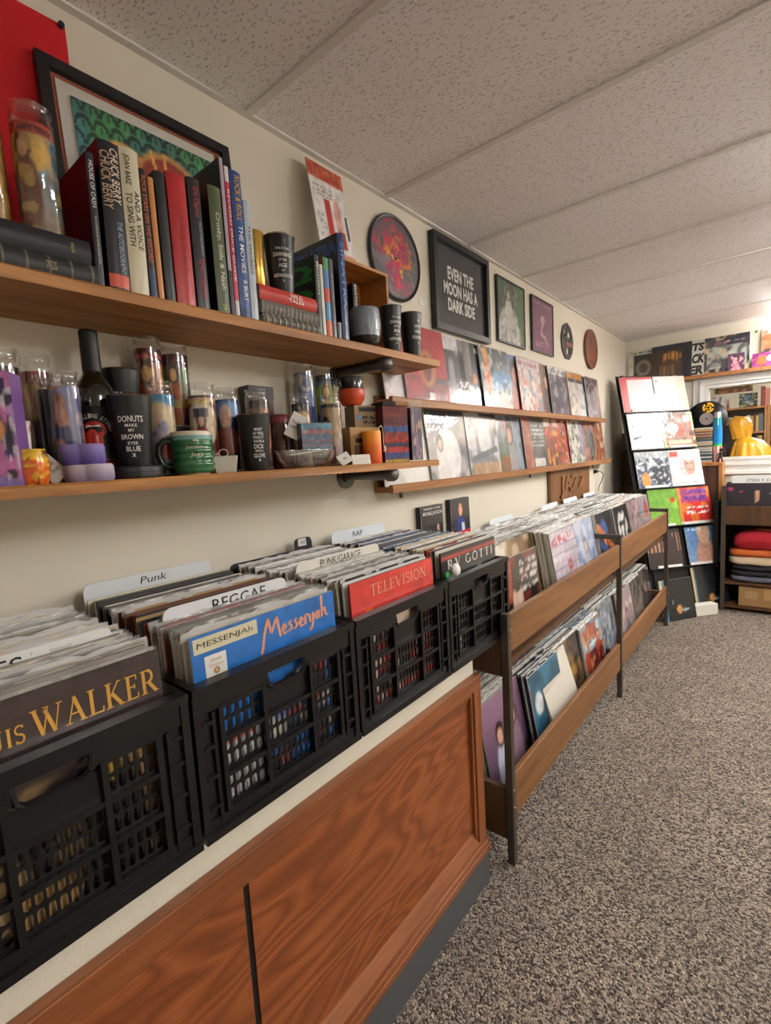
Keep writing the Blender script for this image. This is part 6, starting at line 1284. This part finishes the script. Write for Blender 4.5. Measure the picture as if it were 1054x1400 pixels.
def folded(x, y, z, w, d, h, col, label, seed, collar=None, arch=0):
    t = thing('folded_shirt', label, 'shirt', (x, y, z), 0, 'folded shirts in the rack')
    rg = random.Random(seed); ph = [rg.random()*6 for _ in range(5)]; mb = MB(); nu, nv = 40, 20
    def fn(u, v):
        a_ = u*2*math.pi; k_ = (v-.5)*math.pi; ce, se = math.cos(k_), math.sin(k_)
        sg = lambda q, p: math.copysign(abs(q)**p, q)
        rx = w/2*sg(ce, .35)*sg(math.cos(a_), .45); ry_ = d/2*sg(ce, .35)*sg(math.sin(a_), .45); zz = h/2+h/2*sg(se, .5)
        wob = .006*math.sin(a_*5+ph[0]+v*4)+.004*math.sin(a_*9+ph[1])
        zz += (arch*(1-(2*rx/w)**2)+.004*math.sin(rx*40+ph[2])*math.sin(ry_*30+ph[3]))*(v > .3)
        return (rx*(1+wob), ry_*(1+wob), max(0, zz))
    mb.grid(fn, nu+1, nv, col=col); mb.build('cloth', M_cloth, t, smooth=70)
    if collar:
        mb = MB(); mb.tube([(.03+.055*math.cos(a_), -d*.18+.045*math.sin(a_), h+arch*.97+.002) for a_ in np.linspace(0, 2*math.pi, 22)], .006, 8); mb.build('collar', plain(collar, .9), t, smooth=60)
    return t
zz = .2355
folded(1.03, 4.83, zz, .33, .36, .048, '5f6070', 'grey blue folded shirt at the bottom of the shirt pile', 1); folded(1.03, 4.83, zz+.0485, .32, .36, .045, '1d1d22', 'black folded shirt below the cream one', 2); folded(1.035, 4.83, zz+.094, .33, .36, .040, '26262c', 'charcoal folded shirt directly under the cream one', 3)
s_ = folded(1.02, 4.83, zz+.1345, .33, .37, .065, 'c9b496', 'cream folded shirt with black lettering in the shirt pile', 4); mb = MB()
for s0_, yy, ww in (('~ - = . -', .0, .14),):
    v_ = MB(); text_mb(v_, s0_, yy, 0, w=ww, h=.016, bold=.02, slant=.2); mb.add([(p[1], -.182, .026+p[2]) for p in v_.v], v_.f)
mb.build('lettering', plain('2a2624', .8), s_)
folded(1.01, 4.84, zz+.200, .31, .36, .050, 'c8642c', 'orange folded shirt between cream and red shirts', 5, arch=.008)
folded(1.05, 4.84, zz+.258, .34, .36, .105, 'b01e2e', 'bright red shirt with orange collar on top of the pile', 6, collar='c86a2c', arch=.045)
t = thing('cardboard_box', 'brown taped carton on the bottom shelf of the shirt rack', 'carton', (1.12, 4.80, .0485)); MB().box(-.19, .19, -.15, .15, 0, .155).build('carton', M_cardboard, t, bevel=.003); MB().box(-.03, .03, -.1515, .1515, .06, .1565).build('packing_tape', plain('b08a58', .35), t); MB().box(-.15, -.07, -.1512, -.15, .06, .12).build('shipping_label', plain('a88a62', .7), t)
# flat black portfolios leaning between the stand and the cabinet
o = MB().box(-.015, .015, -.10, .10, 0, .86).build('portfolio', plain('19181b', .5)); o.location = (.770, 4.815, .002); o.rotation_euler = (0, 0, .0); tag(o, 'black portfolio case leaning between the corner stand and the shirt rack', 'portfolio')

# =================================================================== ROOM BEHIND THE WINDOW
YB = 7.0
def bookcase(x0, x1, z0, rows, label, y=YB, d=.25, top=True):
    t = thing('bookcase', label, 'bookcase', (x0, y, 0)); w = x1-x0
    MB().box(0, .022, 0, d, 0, rows[-1]).build('side', M_cab, t); MB().box(w-.022, w, 0, d, 0, rows[-1]).build('side', M_cab, t); MB().box(0, w, d, d+.01, 0, rows[-1]).build('back', M_cabdark, t)
    for z in rows: MB().box(.022, w-.022, 0, d, z-.02, z).build('shelf_board', M_cab, t)
    return t
bookcase(.42, 1.02, 0, [.4, .8, 1.19, 1.44, 1.72], 'wooden bookcase of disc cases seen through the white window')
bookcase(1.03, 1.75, 0, [.4, .8, 1.19, 1.35, 1.52, 1.72], 'wooden bookcase right of the first one behind the window')
rq = random.Random(21)
spm = {}
def spines(x0, x1, z, h, depth, label, grp, y=YB, wmin=.022, wmax=.045, pal=None):
    x = x0
    while x < x1-.012:
        w = min(rq.uniform(wmin, wmax), x1-x); hh = h*rq.uniform(.86, 1); c_ = rq.choice(pal or ['d8d2c4', 'c9c0ae', '3a2a2c', '6a3a34', '26323c', 'e2ded6', '8a7a62', '4a2a3a', 'b0a48c', '5c6a70', 'c8a85a'])
        o = MB().box(0, w-.002, .004, depth, 0, hh).build('book', plain(c_, .6)); o.location = (x, y, z+.0005); tag(o, label, 'book', grp); x += w
spines(.46, .99, 1.44, .20, .16, 'narrow book on the middle board of the bookcase behind the window', 'books on the bookcase behind the window')
spines(.50, .99, 1.19, .21, .16, 'narrow book on the lower board of the bookcase behind the window', 'books on the bookcase behind the window')
spines(1.06, 1.42, 1.52, .17, .16, 'narrow book on the right bookcase, board under its top', 'books on the right bookcase behind the window')
spines(1.06, 1.42, 1.35, .14, .16, 'narrow book on the right bookcase, middle board', 'books on the right bookcase behind the window')
spines(1.06, 1.42, 1.19, .13, .16, 'narrow book on the right bookcase, lowest visible board', 'books on the right bookcase behind the window')
spines(.96, 1.30, 1.72, .22, .16, 'book standing on top of the bookcases behind the window', 'books on top of the bookcases', pal=['d8c24a', 'e2ded6', 'd8d4cc', '7a3a34', 'b06a5a', 'c9b0a0'])
for x0, w, h, ops, lab in ((.50, .10, .15, [('f', 'd8d4da'), ('n', 5, '6a6a74', .5, .9)], 'pale framed photo on the bookcase top'), (.62, .07, .13, [('f', 'c9c0b8'), ('fig', .5, .1, .7, 'b08a7c', '7a3a44', '3a2a28')], 'small portrait photo on the bookcase top'), (.76, .17, .16, [('f', '26303a'), ('r', .12, .14, .88, .86, '5a7a94'), ('n', 5, '3a5a4a', .5, .9), ('n', 8, 'c9b890', .62, .9)], 'dark framed landscape on the bookcase top')):
    o = card_mb(w, h, .012, ops, 18, 5).build('standing_photo', M_gloss); o.location = (x0+w/2, YB+.05, 1.7205); o.rotation_euler = (0, -.12, -math.pi/2); tag(o, lab, 'picture', 'photos on the bookcase top')
o = card_mb(.42, .15, .012, [('f', '3a2628'), ('n', 7, '7a4a34', .5, .9), ('n', 9, 'c99a4a', .64, .9)], 26, 9).build('wall_poster', M_gloss); o.location = (.62, 8.29, 2.0); o.rotation_euler = (0, 0, -math.pi/2); tag(o, 'long dark brown poster on the wall of the room behind the window', 'poster')
# dark chest of drawers and the yellow poncho
t = thing('drawer_chest', 'black chest of wide drawers standing behind the window glass', 'chest', (.60, 5.85, 0)); MB().box(-.28, .28, 0, .4, 0, 1.50).build('body', plain('1a1a1d', .5), t)
for k in range(5):
    d_ = MB().box(-.265, .265, -.012, 0, .06+k*.285, .06+k*.285+.27).build('drawer', plain('232327', .45), t)
    MB().box(-.05, .05, -.03, -.012, .20+k*.285, .215+k*.285).build('handle', M_steel, d_)
t = thing('rain_poncho', 'bright yellow hooded rain poncho hanging on a stand behind the window', 'poncho', (.887, 5.50, 0), 0)
M_yel = plain('e6a40e', .35, 0, .3)
mb = MB(); mb.tube([(0, 0, .02), (0, 0, 1.40)], .015, 10); mb.lathe([(0, .02), (.16, .02), (.17, .01), (.17, 0)], 24); mb.build('stand', M_dark, t)
mb = MB()
def cape(u, v):                                    # draped cape, longer and wider towards the back (+x)
    a_ = u*2*math.pi; back = .5+.5*math.cos(a_); r = .045+(.09+.19*back)*(v**.42)
    r *= 1+.20*(v**.7)*math.sin(a_*7+.6)+.10*(v**.6)*math.sin(a_*15+v*3)
    return (r*math.cos(a_)+.012, r*.85*math.sin(a_), 1.375-v*(.62-.02*back)-.02*math.sin(a_*7)*v)
mb.grid(cape, 81, 18); mb.build('cape', M_yel, t, smooth=70)
mb = MB()
prof_ = [(.060, 0), (.066, .03), (.076, .07), (.082, .11), (.080, .15), (.068, .18), (.045, .197), (.012, .204)]
def hood(u, v):                                    # open towards -x, gathered at the neck
    a_ = math.pi+.55+u*(2*math.pi-1.1); q = v*(len(prof_)-1); i_ = min(int(q), len(prof_)-2); f_ = q-i_
    r = prof_[i_][0]*(1-f_)+prof_[i_+1][0]*f_; z_ = prof_[i_][1]*(1-f_)+prof_[i_+1][1]*f_
    r *= 1+.06*math.sin(a_*9+v*5)*(1-v)+.03*math.sin(a_*4+v*9)
    return (r*1.12*math.cos(a_)-.01-.02*v, r*.92*math.sin(a_), 1.36+z_)
mb.grid(hood, 41, 24); mb.build('hood', M_yel, t, smooth=70)
mb = MB(); mb.lathe([(.05, 1.36), (.062, 1.42), (.066, 1.47), (.05, 1.53), (0, 1.545)], 24); mb.build('hood_lining', plain('b97f0c', .6), t, smooth=60)
